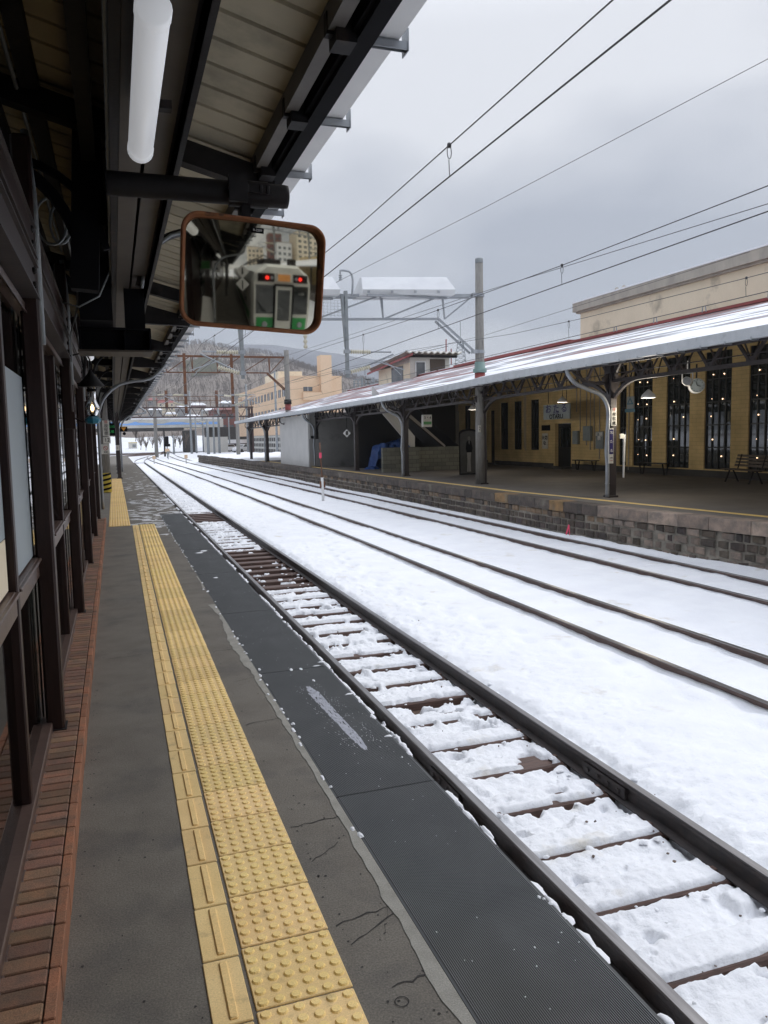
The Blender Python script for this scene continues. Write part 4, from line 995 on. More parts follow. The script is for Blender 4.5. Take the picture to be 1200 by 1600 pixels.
wall_sign('wall_notice', 'pale printed notice on the ochre wall to the track side of the dark door', 847, 855, 677, 701, M['signwhite'], [('大切', .22, .5, .7, 'iron'), ('な', .22, .5, .35, 'iron')])
wall_sign('wall_notice', 'grey timetable sheet on the ochre wall beside the meter boxes', 930, 942, 674, 701, M['signgrey'], [('時刻', .2, .5, .82, 'white'), ('表', .2, .5, .6, 'white')])
wall_sign('wall_notice', 'small black plate over the pale notice near the dark door', 846, 858, 664, 673, M['black'], [])
wall_sign('wall_poster', 'small blue and white poster with a sailing boat beside the first tall window', 979, 990, 619, 640, M['poster'], [('△', .35, .5, .6, 'blue'), ('▂', .5, .5, .2, 'blue')])
# wall to the left of the building, below the roof: dim corridor end
b = MB(); b.box(17.2, 24, 45.6, 46, 0, 5.2); t = tag(b.build('end_wall', M['partition']), 'dim pale end wall beyond the ochre brickwork, behind the stairway', 'wall')

# ------------------------------------------------------------------ far canopy
fc = thing('platform_canopy', (13, 35, 3), 'far platform canopy with snow streaked red roof on dark iron lattice trusses', 'platform canopy')
def eavex(y): return ip(y, [4, 10, 20, 30, 45, 68], [10.95, 10.8, 10.6, 10.45, 10.2, 9.75])
def eavez(y): return ip(y, [4, 10, 20, 25, 34, 68], [3.42, 3.40, 3.33, 3.24, 3.21, 3.10])
ycs = np.arange(4, 67.1, .5)
m = bpy.data.materials.new('snow_streaked_roof'); m.use_nodes = True; n_ = m.node_tree.nodes; l_ = m.node_tree.links; p_ = n_['Principled BSDF']
tcn = n_.new('ShaderNodeUVMap'); tcn.uv_map = 'UVMap'
def nz(sx, sy, sc, det=4):
    mp = n_.new('ShaderNodeMapping'); mp.inputs['Scale'].default_value = (sx, sy, 1); l_.new(tcn.outputs[0], mp.inputs[0])
    x = n_.new('ShaderNodeTexNoise'); x.inputs['Scale'].default_value = sc; x.inputs['Detail'].default_value = det; l_.new(mp.outputs[0], x.inputs['Vector']); return x.outputs[0]
def mth(op, a, b_=None, c_=None):
    x = n_.new('ShaderNodeMath'); x.operation = op
    for i, v in enumerate((a, b_, c_)):
        if v is None: continue
        if hasattr(v, 'links'): l_.new(v, x.inputs[i])
        else: x.inputs[i].default_value = v
    return x.outputs[0]
def mixc(f, a, b_):
    x = n_.new('ShaderNodeMix'); x.data_type = 'RGBA'; l_.new(f, x.inputs[0])
    for v, i in ((a, 6), (b_, 7)):
        if hasattr(v, 'links'): l_.new(v, x.inputs[i])
        else: x.inputs[i].default_value = (*v, 1)
    return x.outputs[2]
su = n_.new('ShaderNodeSeparateXYZ'); l_.new(tcn.outputs[0], su.inputs[0]); U_, V_ = su.outputs[0], su.outputs[1]   # U metres up the slope, V metres along
base = mixc(nz(1, .3, 1.5), (.17, .055, .055), (.26, .13, .125))
patch = mth('MULTIPLY', mth('SUBTRACT', nz(1.0, .22, .8, 6), .40), 6)
stripe = mth('SINE', mth('MULTIPLY', U_, 2*math.pi/1.0))
thin = mth('SINE', mth('MULTIPLY', U_, 2*math.pi/.33))
def rng_(v, a, b_):
    x = n_.new('ShaderNodeMapRange'); l_.new(v, x.inputs[0]); x.inputs[1].default_value = a; x.inputs[2].default_value = b_; return x.outputs[0]
nearm = mth('MULTIPLY', rng_(V_, 34, 16), rng_(U_, 8.6, 7.6))      # more snow is left toward the near end
lowm = rng_(U_, 2.6, .2)
f1 = mth('ADD', mth('MULTIPLY', stripe, .34), mth('MULTIPLY', patch, 1.0))
f2 = mth('ADD', f1, mth('MULTIPLY', thin, .22))
f3 = mth('ADD', f2, mth('ADD', mth('MULTIPLY', lowm, .95), mth('MULTIPLY', nearm, .82)))
fac = n_.new('ShaderNodeMapRange'); l_.new(f3, fac.inputs[0]); fac.inputs[1].default_value = 1.0; fac.inputs[2].default_value = 1.3
wetg = mixc(nz(1, .3, 3), (.33, .34, .37), (.22, .23, .26))
fg = n_.new('ShaderNodeMapRange'); l_.new(f3, fg.inputs[0]); fg.inputs[1].default_value = .35; fg.inputs[2].default_value = .7
l_.new(mixc(fac.outputs[0], mixc(fg.outputs[0], base, wetg), (.86, .87, .90)), p_.inputs['Base Color']); p_.inputs['Roughness'].default_value = .5
bp = n_.new('ShaderNodeBump'); bp.inputs['Strength'].default_value = .5; bp.inputs['Distance'].default_value = .04; l_.new(fac.outputs[0], bp.inputs['Height']); l_.new(bp.outputs[0], p_.inputs['Normal'])
M['frroof'] = m
us = np.linspace(0, 1, 46)
Vr = []; UVr = []
for y in ycs:
    ex, ez = float(eavex(y)), float(eavez(y))
    topx = 20.0 if y < 46 else 20.0-(y-46)*.0; rise = 5.72-ez
    for u in us:
        x = ex+.02+u*(topx-ex); z = ez+.03+u*rise+.012*(1 if int(u*45) % 2 else 0); Vr.append((x, y, z)); UVr.append((u*(topx-ex), y))
me = bpy.data.meshes.new('roof'); nu = len(us); F_ = [(i*nu+k, i*nu+k+1, (i+1)*nu+k+1, (i+1)*nu+k) for i in range(len(ycs)-1) for k in range(nu-1)]
me.from_pydata([(x-13, y-35, z-3) for x, y, z in Vr], [], F_); uvl = me.uv_layers.new(name='UVMap')
uvl.data.foreach_set('uv', [c for f in F_ for i in f for c in UVr[i]]); me.materials.append(m)
ro = bpy.data.objects.new('roof', me); C.objects.link(ro); ro.parent = fc
b = MB()  # soffit boards under the roof and ridge flashing
for a, c in zip(ycs[::2], ycs[2::2]):
    b.add([(float(eavex(a))+.05, a, float(eavez(a))-.03), (20, a, 5.62), (20, c, 5.62), (float(eavex(c))+.05, c, float(eavez(c))-.03)], [(0, 3, 2, 1)])
b.build('soffit', mat('grey_soffit_boards', (.17, .155, .135), (.13, .12, .105), 2, rough=.8), fc)
b = MB(); b.box(19.7, 20.25, 4, 31.25, 5.70, 5.80); b.box(19.7, 20.25, 31.25, 44, 5.72, 5.86); b.box(19.75, 20.2, 44, 67, 5.70, 5.78); b.build('ridge_flashing', M['redtrim'], fc)
b = MB()
for yy in np.arange(31.4, 66.5, 1.3): b.box(19.78, 20.15, yy, yy+random.uniform(.8, 1.28), 5.863 if yy < 42.5 else 5.783, 5.90 if yy < 42.5 else 5.82)
b.build('ridge_snow', M['snowroof'], fc)
for yy in (19.5, 22.4, 25.0, 27.5): # loops on ridge
    b = MB(); b.tube([(19.6, yy, 5.75), (19.6, yy+.05, 5.95), (19.6, yy+.18, 5.93), (19.6, yy+.2, 5.75)], .02, 6); b.build('ridge_hook', M['galv'], fc)
# gutter
b = MB(); gp = [(-.06, -.17), (.06, -.17), (.06, .0), (.045, .0), (.045, -.155), (-.045, -.155), (-.045, .03), (-.06, .03)]
b.extr(gp, lambda i, u, v: (float(eavex(ycs[i]))+u, ycs[i], float(eavez(ycs[i]))+v+.04), len(ycs)); b.build('gutter', M['gutter_grey'], fc)
for yy in np.arange(4.3, 66, .62):
    b = MB(); ex, ez = float(eavex(yy)), float(eavez(yy)); b.box(ex-.066, ex-.061, yy-.02, yy+.02, ez-.12, ez-.09); b.box(ex-.0655, ex+.10, yy-.015, yy+.015, ez-.155, ez-.132); b.build('gutter_strap', M['galv'], fc)
b = MB()
for a, c in zip(ycs[::4], ycs[4::4]): b.beam((float(eavex(a))+.13, a, float(eavez(a))-.10), (float(eavex(c))+.13, c, float(eavez(c))-.10), .05, .14)
b.build('eave_beam', M['iron_brown'], fc)
COLS = [3.5, 10.3, 17.1, 23.9, 30.6, 37.3, 44.0, 50.5, 56.8, 63.0]
def colx(y): return float(ip(y, [3, 17, 24, 30, 37, 43, 49, 55, 63], [12.3, 12.05, 11.75, 11.5, 11.4, 11.1, 10.85, 10.6, 10.4]))
def topz(y): return float(eavez(y))-.05+(colx(y)-float(eavex(y)))*.26
for k, y in enumerate(COLS):
    x = colx(y); tz = topz(y)
    b = MB(); b.bbox(x-.10, x+.10, y-.10, y+.10, 0, tz, .015); b.bbox(x-.14, x+.14, y-.14, y+.14, 0, .05, .01); b.box(x-.13, x+.13, y-.13, y+.13, tz-.5, tz-.42)
    for s in (-1, 1): b.add([(x+s*.1, y-.02, tz-1.05), (x+s*.30, y-.02, tz-.62), (x+s*.1, y-.02, tz-.5), (x+s*.1, y+.02, tz-1.05), (x+s*.30, y+.02, tz-.62), (x+s*.1, y+.02, tz-.5)], [(0, 1, 2), (3, 5, 4), (0, 3, 4, 1), (1, 4, 5, 2)])
    b.build('column', M['iron_brown'], fc)
    # longitudinal lattice to the next column
    if k+1 < len(COLS):
        y2 = COLS[k+1]; x2 = colx(y2); tz2 = topz(y2); zc = tz-.70; zc2 = tz2-.70
        P1 = lambda t_, up: Vector((x+(x2-x)*t_, y+(y2-y)*t_, (tz+(tz2-tz)*t_) if up else (zc+(zc2-zc)*t_)))
        b = MB(); b.beam(P1(0, 1)-Vector((0, 0, .05)), P1(1, 1)-Vector((0, 0, .05)), .08, .09); b.beam(P1(0, 0), P1(1, 0), .08, .085)
        b.beam(P1(0, 0)+Vector((-.02, 0, .18)), P1(1, 0)+Vector((-.02, 0, .18)), .022, .022)
        nn = 6
        for i in range(nn):
            t0, t1, tm = i/nn, (i+1)/nn, (i+.5)/nn
            b.beam(P1(t0, 0), P1(tm, 1), .06, .06); b.beam(P1(tm, 1), P1(t1, 0), .06, .06)
            c_ = P1(t0, 0)+Vector((0, 0, .06)); b.box(c_.x-.02, c_.x+.02, c_.y-.12, c_.y+.12, c_.z-.08, c_.z+.08)
        for (ya, s) in ((y, 1), (y2, -1)):
            t_ = 0 if s > 0 else 1; p0 = P1(t_, 0)-Vector((0, 0, .42)); p1 = P1(t_+s*.2, 0)
            b.arc(p0+Vector((0, s*.1, 0)), p1, (0, -s*.05, .14), .08, .085, 8)
            b.arc(P1(t_, 1)+Vector((0, s*.12, -.62)), P1(t_+s*.11, 1)-Vector((0, 0, .1)), (0, -s*.12, .13), .12, .08, 8)
        b.build('truss', M['iron_brown'], fc)
    # cross truss toward the building, eave bracket
    b = MB(); xe = 19.9 if y < 45 else 18.0
    zt = lambda xx: topz(y)+(xx-x)*.26
    b.beam((x, y, zc if k+1 < len(COLS) else tz-.7), (xe, y, tz-.6+(xe-x)*.10), .05, .05); b.beam((float(eavex(y))+.1, y, float(eavez(y))-.06), (xe, y, zt(xe)-.08), .08, .09)
    nn = 7
    for i in range(nn):
        xa = x+(xe-x)*i/nn; xm = x+(xe-x)*(i+.5)/nn; xb = x+(xe-x)*(i+1)/nn
        lo_ = lambda q: tz-.65+(q-x)*.10
        b.beam((xa, y, lo_(xa)), (xm, y, zt(xm)-.1), .03, .04); b.beam((xm, y, zt(xm)-.1), (xb, y, lo_(xb)), .03, .04)
    b.arc((x-.1, y, tz-.75), (float(eavex(y))+.2, y, float(eavez(y))-.1), (-.18, 0, -.10), .04, .05, 9)
    b.arc((x+.1, y, tz-.9), (x+1.2, y, tz-.42), (-.2, 0, .16), .05, .05, 9)
    b.build('cross_truss', M['iron_brown'], fc)
for y in np.arange(5.5, 66, 1.7):
    b = MB(); b.beam((float(eavex(y))+.1, y, float(eavez(y))-.07), (19.9, y, 5.5), .05, .10); b.build('rafter', M['iron_brown'], fc)
def spline(p0, k=6):
    pp = []
    for i in range(len(p0)-1):
        a = Vector(p0[max(i-1, 0)]); q = Vector(p0[i]); c = Vector(p0[i+1]); d = Vector(p0[min(i+2, len(p0)-1)])
        for s in range(k):
            t_ = s/k; pp.append(.5*((2*q)+(c-a)*t_+(2*a-5*q+4*c-d)*t_*t_+(3*q-a-3*c+d)*t_**3))
    return pp+[Vector(p0[-1])]
def fdown(y, pxs=None):
    x = colx(y)-.19; ex, ez = float(eavex(y)), float(eavez(y)); d = x-ex
    p = [(ex, y-.12, ez-.10), (ex+.03*d, y-.12, ez-.24), (ex+.2*d, y-.12, ez-.45), (ex+.5*d, y-.12, ez-.60), (ex+.82*d, y-.12, ez-.75), (x, y-.12, ez-1.08), (x, y-.12, ez-1.6), (x-.03, y-.12, 1.2), (x, y-.12, .8), (x, y-.12, 0.02)]
    b = MB(); b.tube(spline(p), .052, 10)
    for zq in (.35, 1.0, 1.7): b.lathe((x, y-.12, zq), [(.06, 0), (.06, .03)], 10)
    b.build('downpipe', M['galv'], fc, True)
fdown(17.1); fdown(30.6); fdown(44.0); fdown(56.8)

# lamps, clock, signs of the far platform
def hanging_lamp(x, y, z, label):
    t = thing('pendant_lamp', (x, y, z), label, 'lamp', 'pendant lamps of the far platform')
    b = MB(); b.lathe((x, y, z), [(.02, .22), (.06, .18), (.16, .08), (.18, .02), (.175, 0)], 16); b.build('shade', M['white'], t, True)
    b = MB(); b.tube([(x, y, z+.2), (x, y, z+.75)], .012, 6); b.build('stem', M['iron'], t)
    b = MB(); b.lathe((x, y, z), [(.0, .0), (.05, .01), (.06, .05), (.03, .10)], 12, caps=False); b.build('bulb', M['platlamp'], t, True)
    ld = bpy.data.lights.new('added_fill_light', 'POINT'); ld.energy = 66; ld.color = (1, .90, .74); ld.shadow_soft_size = .25; lo = bpy.data.objects.new('added_fill_light', ld); C.objects.link(lo); lo.parent = t; lo.location = (0, 0, -.32); return t  # fill light added in each lamp to brighten the dark far platform
p = at(1013, 622, Y=16.5); hanging_lamp(p[0], p[1], p[2], 'white enamel pendant lamp hanging under the truss just past the signed iron column')
p = at(735, 640, Y=30.4); hanging_lamp(15.0, 31.5, 2.75, 'pendant lamp hanging deep under the far canopy near the photo board')
hanging_lamp(15.2, 24.5, 2.75, 'added pendant lamp hanging under the far canopy near the station name board'); hanging_lamp(15.0, 10.5, 2.7, 'added pendant lamp at the near end of the far canopy')  # both lamps added to spread the fill light along the platform
ck = thing('platform_clock', (14.15, 16.5, 2.6), 'round double faced platform clock hanging from the lattice truss near a white lamp', 'clock')
cc_ = Vector(at(1088, 603, Y=16.5)); dirc = Vector((-.55, -.83, 0)).normalized()
def disc(b, c, d, r, h0, h1, n=24):
    s = Vector((d.y, -d.x, 0)); vs = []
    for h in (h0, h1):
        for k in range(n):
            a = 2*math.pi*k/n; vs.append(c+d*h+s*r*math.cos(a)+Vector((0, 0, r*math.sin(a))))
    b.add(vs, [(k, (k+1) % n, n+(k+1) % n, n+k) for k in range(n)]+[tuple(range(n))[::-1], tuple(range(n, 2*n))])
b = MB(); disc(b, cc_, dirc, .19, -.15, .15); b.build('case', M['white'], ck, True)
b = MB(); disc(b, cc_, dirc, .17, .151, .156); disc(b, cc_, dirc, .17, -.156, -.151); b.build('face', M['signgrey'], ck)
b = MB(); s_ = Vector((dirc.y, -dirc.x, 0)); q = cc_+dirc*.162
b.beam(q, q+s_*.03+Vector((0, 0, .11)), .012, .006, up=dirc); b.beam(q, q-s_*.08+Vector((0, 0, -.02)), .014, .006, up=dirc)
for k in range(12):
    a = math.pi*k/6; e_ = s_*math.cos(a)+Vector((0, 0, math.sin(a))); b.beam(q+e_*.13, q+e_*.155, .012, .005, up=dirc)
b.build('hands', M['black'], ck)
b = MB(); b.tube([cc_+Vector((0, 0, .18)), cc_+Vector((0, 0, .55))], .02, 8); b.build('hanger', M['iron'], ck)
lm = thing('floodlight', at(1078, 600, Y=15.9), 'white cylindrical floodlight in a bracket beside the round clock', 'lamp')
b = MB(); lc = Vector(at(1074, 596, Y=15.9)); d2 = Vector((-.75, -.66, 0)).normalized(); disc(b, lc, d2, .11, -.18, .10); b.build('housing', M['white'], lm, True)
b = MB(); disc(b, lc, d2, .095, .101, .106); b.build('lens', M['galv'], lm)
b = MB(); s_ = Vector((d2.y, -d2.x, 0))
for s in (-1, 1): b.beam(lc+s_*.12*s, lc+s_*.12*s+Vector((0, 0, .2)), .02, .02)
b.beam(lc+s_*.13+Vector((0, 0, .2)), lc-s_*.13+Vector((0, 0, .2)), .02, .02); b.beam(lc+Vector((0, 0, .2)), lc+Vector((0, 0, .5)), .02, .02); b.build('yoke', M['white'], lm)
def col_sign(label, px0, px1, py0, py1, Y, m, chars, tm, fs, name='platform_sign', border=None, cat='sign'):
    a = at(px0, py0, Y=Y); c = at(px1, py1, Y=Y); t = thing(name, ((a[0]+c[0])/2, Y, c[2]), label, cat)
    b = MB(); b.bbox(a[0], c[0], Y, Y+.03, c[2], a[2], .004); b.build('board', m, t)
    n = len(chars)
    for k, ch in enumerate(chars): text(ch, fs, M[tm[k] if isinstance(tm, (list, tuple)) else tm], t, ((a[0]+c[0])/2, Y-.007, a[2]+(c[2]-a[2])*(k+.5)/n), RX)
    return t, a, c
t, a, c = col_sign('narrow white sign with a red character above three black ones on the near iron column', 955.5, 963.5, 637, 665, 16.92, M['signwhite'], '停視程標', ['red', 'black', 'black', 'black'], .10)
t, a, c = col_sign('upright navy sign spelling the station name in white kana on the near iron column', 951.5, 958.5, 669.5, 724, 16.80, M['signwhite'], '', 'white', .1)
w_ = c[0]-a[0]; zt_, zb_ = a[2], c[2]; H_ = zt_-zb_
b = MB(); b.box(a[0]+.015, c[0]-.015, 16.794, 16.799, zt_-H_*.73, zt_-H_*.03); b.build('navy_field', M['navy'], t)
for k, ch in enumerate('おたる'): text(ch, .095, M['white'], t, ((a[0]+c[0])/2, 16.79, zt_-H_*(.12+k*.26)), RX)
text('小樽', .04, M['iron'], t, ((a[0]+c[0])/2, 16.795, zt_-H_*.84), RX); text('OTARU', .025, M['red'], t, ((a[0]+c[0])/2, 16.795, zt_-H_*.92), RX)
b = MB(); b.bbox(12.2, 12.34, 16.95, 17.0, 1.50, 1.62, .01); t = tag(b.build('junction_box', M['signwhite']), 'small cream junction box at head height on the near iron column', 'junction box')
b = MB(); b.tube([(12.36, 17.0, .9), (12.37, 17.0, 1.6)], .03, 8); b.tube([(12.355, 17.0, .5), (12.36, 17.0, .9)], .025, 8); tag(b.build('white_tube', M['white']), 'upright white tube strapped beside the near iron column', 'tube')
# number 8 diamond, green and white hanging sign, no entry disc
p = Vector(at(542, 677, Y=36)); t = thing('diamond_sign', (p.x, 36, p.z-.25), 'white diamond sign with a black 8 hanging from the far canopy truss', 'sign')
b = MB(); r_ = .19; b.add([(p.x+r_*dx, 36+dy, p.z+r_*dz) for dy in (0, .02) for dx, dz in ((0, 1), (1, 0), (0, -1), (-1, 0))], [(0, 1, 2, 3), (7, 6, 5, 4), (0, 4, 5, 1), (1, 5, 6, 2), (2, 6, 7, 3), (3, 7, 4, 0)]); b.build('board', M['white'], t)
text('8', .27, M['black'], t, (p.x, 35.99, p.z), RX, bold=.006); b = MB(); b.tube([(p.x, 36.01, p.z+.17), (p.x, 36.01, p.z+.85)], .012, 6); b.build('stem', M['iron'], t)
a = at(661, 648, Y=30); c = at(675, 667, Y=30); t = thing('hanging_sign', ((a[0]+c[0])/2, 30, c[2]), 'small white box sign with a green lower band hanging before the stair', 'sign')
b = MB(); b.bbox(a[0], c[0], 30, 30.2, c[2], a[2], .01); b.build('casing', M['signwhite'], t)
b = MB(); b.box(a[0]+.02, c[0]-.02, 29.993, 29.999, c[2]+.10, c[2]+.22); b.build('green_band', M['green'], t)
text('3・4', .16, M['iron'], t, ((a[0]+c[0])/2, 29.99, a[2]-.13), RX)
b = MB(); b.tube([((a[0]+c[0])/2, 30.1, a[2]), ((a[0]+c[0])/2, 30.1, a[2]+.5)], .015, 6); b.build('stem', M['iron'], t)
p = Vector(at(606, 660, Y=43.5)); t = thing('no_entry_sign', (p.x, 43.5, p.z-.2), 'round red no entry disc on the pale wall behind the trusses', 'sign')
b = MB(); b.lathe((p.x, 43.5, p.z), [(.13, 0), (.13, .03)], 20, 'y'); b.build('disc', M['red'], t); b = MB(); b.box(p.x-.09, p.x+.09, 43.49, 43.498, p.z-.02, p.z+.02); b.build('white_bar', M['white'], t)
# benches
def bench(x, y, L_, rz, label):
    t = thing('bench', (0, 0, 0), label, 'bench'); 
    b = MB()
    for k in range(4): b.bbox(-L_/2, L_/2, -.22+k*.11, -.13+k*.11, .40, .43, .005)
    b.build('seat', M['brownwood'], t)
    b = MB()
    for k in range(4): b.add([(sx, .24+.03*k+dy, .50+.10*k+dz) for sx in (-L_/2, L_/2) for dy, dz in ((0, 0), (.02, .07), (.04, .065), (.02, -.005))], [(0, 1, 5, 4), (1, 2, 6, 5), (2, 3, 7, 6), (3, 0, 4, 7), (0, 3, 2, 1), (4, 5, 6, 7)])
    b.build('backrest', M['brownwood'], t)
    for sx in (-L_*.36, L_*.36):
        b = MB(); b.beam((sx, -.2, 0), (sx, -.05, .40), .04, .04); b.beam((sx, .24, 0), (sx, .05, .40), .04, .04); b.beam((sx, -.22, .385), (sx, .22, .385), .04, .03); b.beam((sx, .2, .38), (sx, .34, .88), .03, .03); b.build('leg', M['iron'], t)
    t.location = (x, y, 0.0); t.rotation_euler[2] = rz; return t
def low_bench(x, y, L_, label):
    t = thing('wall_bench', (0, 0, 0), label, 'bench'); b = MB(); b.bbox(-.16, .16, -L_/2, L_/2, .42, .46, .01); b.build('seat', M['winblack'], t)
    for yy in (-L_*.38, L_*.38):
        b = MB(); b.beam((0, yy-.05, 0), (0, yy-.16, .42), .04, .04); b.beam((0, yy+.05, 0), (0, yy+.16, .42), .04, .04); b.beam((0, yy-.1, .2), (0, yy+.1, .2), .03, .03); b.build('leg', M['iron'], t)
    t.location = (x, y, 0); return t
bench(18.5, 19.4, 1.9, -math.pi/2-.25, 'dark slatted bench with a backrest under the tall windows')
low_bench(19.6, 29.7, 1.7, 'low backless bench against the wall below the meter boxes'); low_bench(19.6, 25.1, 1.8, 'low backless bench against the wall under the tall windows')
# photo board with a standing figure
bx0, bx1 = float(at(718, 700, Y=30)[0]), float(at(744, 700, Y=30)[0])
t = thing('photo_board', ((bx0+bx1)/2, 30, 0), 'tall dark arched board with a grey printed standing figure, in front of the stair', 'photo board')
b = MB(); w_ = bx1-bx0+.12; cx = (bx0+bx1)/2+.05
prof = [(-w_/2, 0), (w_/2, 0), (w_/2, 1.75)]+[(w_/2*math.cos(a), 1.75+.17*math.sin(a)) for a in np.linspace(.3, math.pi-.3, 9)]+[(-w_/2, 1.75)]
def flat(b, prof, cx, y, th=.03):
    n = len(prof); b.add([(cx+u, y+d, v) for d in (0, th) for u, v in prof], [tuple(range(n)), tuple(range(n, 2*n))[::-1]]+[(k, n+k, n+(k+1) % n, (k+1) % n) for k in range(n)])
flat(b, prof, cx, 30); b.build('board', M['black'], t)
b = MB(); flat(b, [(u*.9, .05+v*.93) for u, v in prof], cx, 29.99, .009); b.build('print_background', M['tshirt'], t)
b = MB(); flat(b, [(-.02, .12), (.08, .12), (.06, .6), (.09, .95), (-.10, .95), (-.08, .6), (-.10, .12), (-.04, .12), (-.01, .75)], cx, 29.98, .008); b.build('printed_trousers', M['photo_light'], t)
b = MB(); flat(b, [(-.11, .93), (.12, .93), (.16, 1.1), (.10, 1.38), (.03, 1.43), (-.05, 1.43), (-.12, 1.36), (-.16, 1.1)], cx, 29.978, .008); b.build('printed_jacket', M['black'], t)
b = MB(); flat(b, [(.065*math.cos(a)-.005, 1.52+.085*math.sin(a)) for a in np.linspace(0, 2*math.pi, 14)[:-1]], cx, 29.976, .008); flat(b, [(-.03, 1.34), (0, 1.25), (.03, 1.34), (.02, 1.43), (-.02, 1.43)], cx, 29.974, .008); b.build('printed_head', M['photo_mid'], t)
# stair enclosure, block wall, tarp, partition
t = tag(MB().box(11.75, 13.55, 34.3, 34.55, 0, 1.15).build('block_wall', M['block']), 'low grey stone block wall in front of the stairway, lighter front face', 'block wall')
t = tag(MB().box(13.56, 17.4, 34.9, 35.1, 0, 1.12).build('block_wall', M['block']), 'dark low block wall in the shade between the stair and the photo board', 'block wall')
sw = thing('stairway', (15, 40, 0), 'dark descending stair roof with grey sloping side panels behind the low block walls', 'stairway')
def slab(b, p, q, y0, y1, th):
    b.add([(p[0], y0, p[1]), (q[0], y0, q[1]), (q[0], y0, q[1]+th), (p[0], y0, p[1]+th), (p[0], y1, p[1]), (q[0], y1, q[1]), (q[0], y1, q[1]+th), (p[0], y1, p[1]+th)], [(0, 1, 2, 3), (7, 6, 5, 4), (0, 4, 5, 1), (3, 2, 6, 7), (0, 3, 7, 4), (1, 5, 6, 2)])
b = MB(); slab(b, (11.6, 3.3), (13.7, .9), 35.2, 35.3, .75); b.build('side_panel', M['partition'], sw)
b = MB(); slab(b, (13.0, 3.4), (16.2, .7), 37.3, 37.4, .45); b.build('side_panel', M['partition'], sw)
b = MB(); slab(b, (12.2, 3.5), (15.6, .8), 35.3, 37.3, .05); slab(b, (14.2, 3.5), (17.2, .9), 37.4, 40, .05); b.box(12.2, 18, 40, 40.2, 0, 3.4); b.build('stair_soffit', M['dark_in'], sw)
tp = gridmesh('tarpaulin', np.linspace(0, 1, 30), np.linspace(0, 1, 24), lambda X, Y: (12.75+X*2.3+.10*np.sin(Y*9+X*4)+.05*np.sin(X*60)*(1-Y), 38.6+Y*1.5-.4*np.sin(np.pi*X)-.10*np.sin(X*38), (1.30+.40*X-.30*fbm(X*5, Y*5, 3, 4))*np.clip(np.minimum(np.minimum(X, 1-X)*9, np.minimum(Y+.03, 1-Y)*9), 0, 1)**.6), M['tarp'])
tag(tp, 'blue tarpaulin draped over stacked things beside the block wall', 'tarpaulin')
b = MB(); blob(b, 12.55, 38.3, .42, .35, 0, .16, 12); tag(b.build('tarpaulin_fold', M['tarp']), 'loose end of blue tarpaulin lying flat by the heap', 'tarpaulin')
pt = thing('partition_wall', (11.5, 44, 0), 'pale board partition closing the far end of the platform under the canopy, with a grey door', 'partition wall')
a0 = float(at(447, 700, Y=47)[0]); 
b = MB(); b.box(10.55, 10.63, 44.0, 52, 0, 3.0); b.build('side_boards', M['partition'], pt); b = MB(); b.box(10.63, 24, 43.9, 44.0, 0, 3.1); b.box(12.9, 24, 44.0, 44.1, 3.1, 3.55); b.box(15.8, 24, 43.9, 44.0, 3.55, 4.2); b.build('front_boards', mat('shaded_partition_boards', (.30, .295, .28), (.25, .245, .235), 1.2, rough=.8, c3=(.18, .175, .165), c3scale=1.5), pt)  # front boards: canopy shade put into a darker grey than the side boards
a = at(483, 686, Y=43.88); c = at(500, 724, Y=43.88); d = MB().box(a[0], c[0], 43.86, 43.895, .04, a[2]).build('door', M['partdoor'], pt)
b = MB(); b.lathe((c[0]-.08, 43.84, .95), [(.02, 0), (.02, .02)], 8, 'y'); b.build('handle', M['galv'], d)
p = at(488, 683, Y=43.8); b = MB(); b.lathe((p[0], 43.75, p[2]), [(.08, 0), (.08, .12)], 16, 'y'); tag(b.build('round_speaker', M['black']), 'small round black speaker above the grey partition door', 'speaker')
a = at(598, 650, Y=43.6); t = thing('white_box_lamp', a, 'white square floodlight fixed high on a column before the partition', 'lamp')
p = at(502, 675, Y=43.4); b = MB(); b.bbox(p[0]-.13, p[0]+.13, 43.2, 43.5, p[2]-.16, p[2]+.16, .03); b.build('housing', M['signwhite'], t); t.location = (0, 0, 0)
for ch in t.children: pass
p = at(457, 681, Y=50); b = MB(); b.bbox(p[0]-.14, p[0]+.14, 50, 50.1, p[2]-.1, p[2]+.1, .01); t = tag(b.build('indicator_box', M['black']), 'small black box with an orange lamp hanging near the pale partition', 'indicator')

# ------------------------------------------------------------------ overhead line gantries
def insulator(b, p, q, n=9, r=.075):
    p, q = Vector(p), Vector(q); d = (q-p); L_ = d.length; pts = []; rs = []
    for i in range(n):
        for t_, rr_ in ((.05, r*.45), (.35, r), (.6, r), (.9, r*.45)): pts.append(p+d*((i+t_)/n)); rs.append(rr_)
    b.tube(pts, rs, 10)
g1 = thing('overhead_line_gantry', (11.7, 24, 0), 'nearer overhead line gantry with white sheet covers on a concrete mast through the roof', 'gantry', None)
b = MB(); b.lathe((11.69, 23.95, 0), [(.175, 0), (.155, 3.6), (.125, 7.36)], 20); b.build('mast', M['concrete_pole'], g1, True)
b = MB(); b.lathe((11.69, 23.95, 0), [(.13, 7.30), (.132, 7.44), (.11, 7.46)], 20); b.build('mast_cap', M['steelgrey'], g1, True)
b = MB(); b.lathe((11.69, 23.95, 0), [(.175, 3.30), (.175, 3.72)], 20); b.build('red_collar', M['redtrim'], g1, True)
b = MB(); b.lathe((11.69, 23.95, 0), [(.20, 3.73), (.23, 3.75), (.23, 3.86), (.18, 3.88), (.175, 4.08)], 20); b.build('green_collar', mat('grey_green_paint', (.18, .27, .25), rough=.6), g1, True)
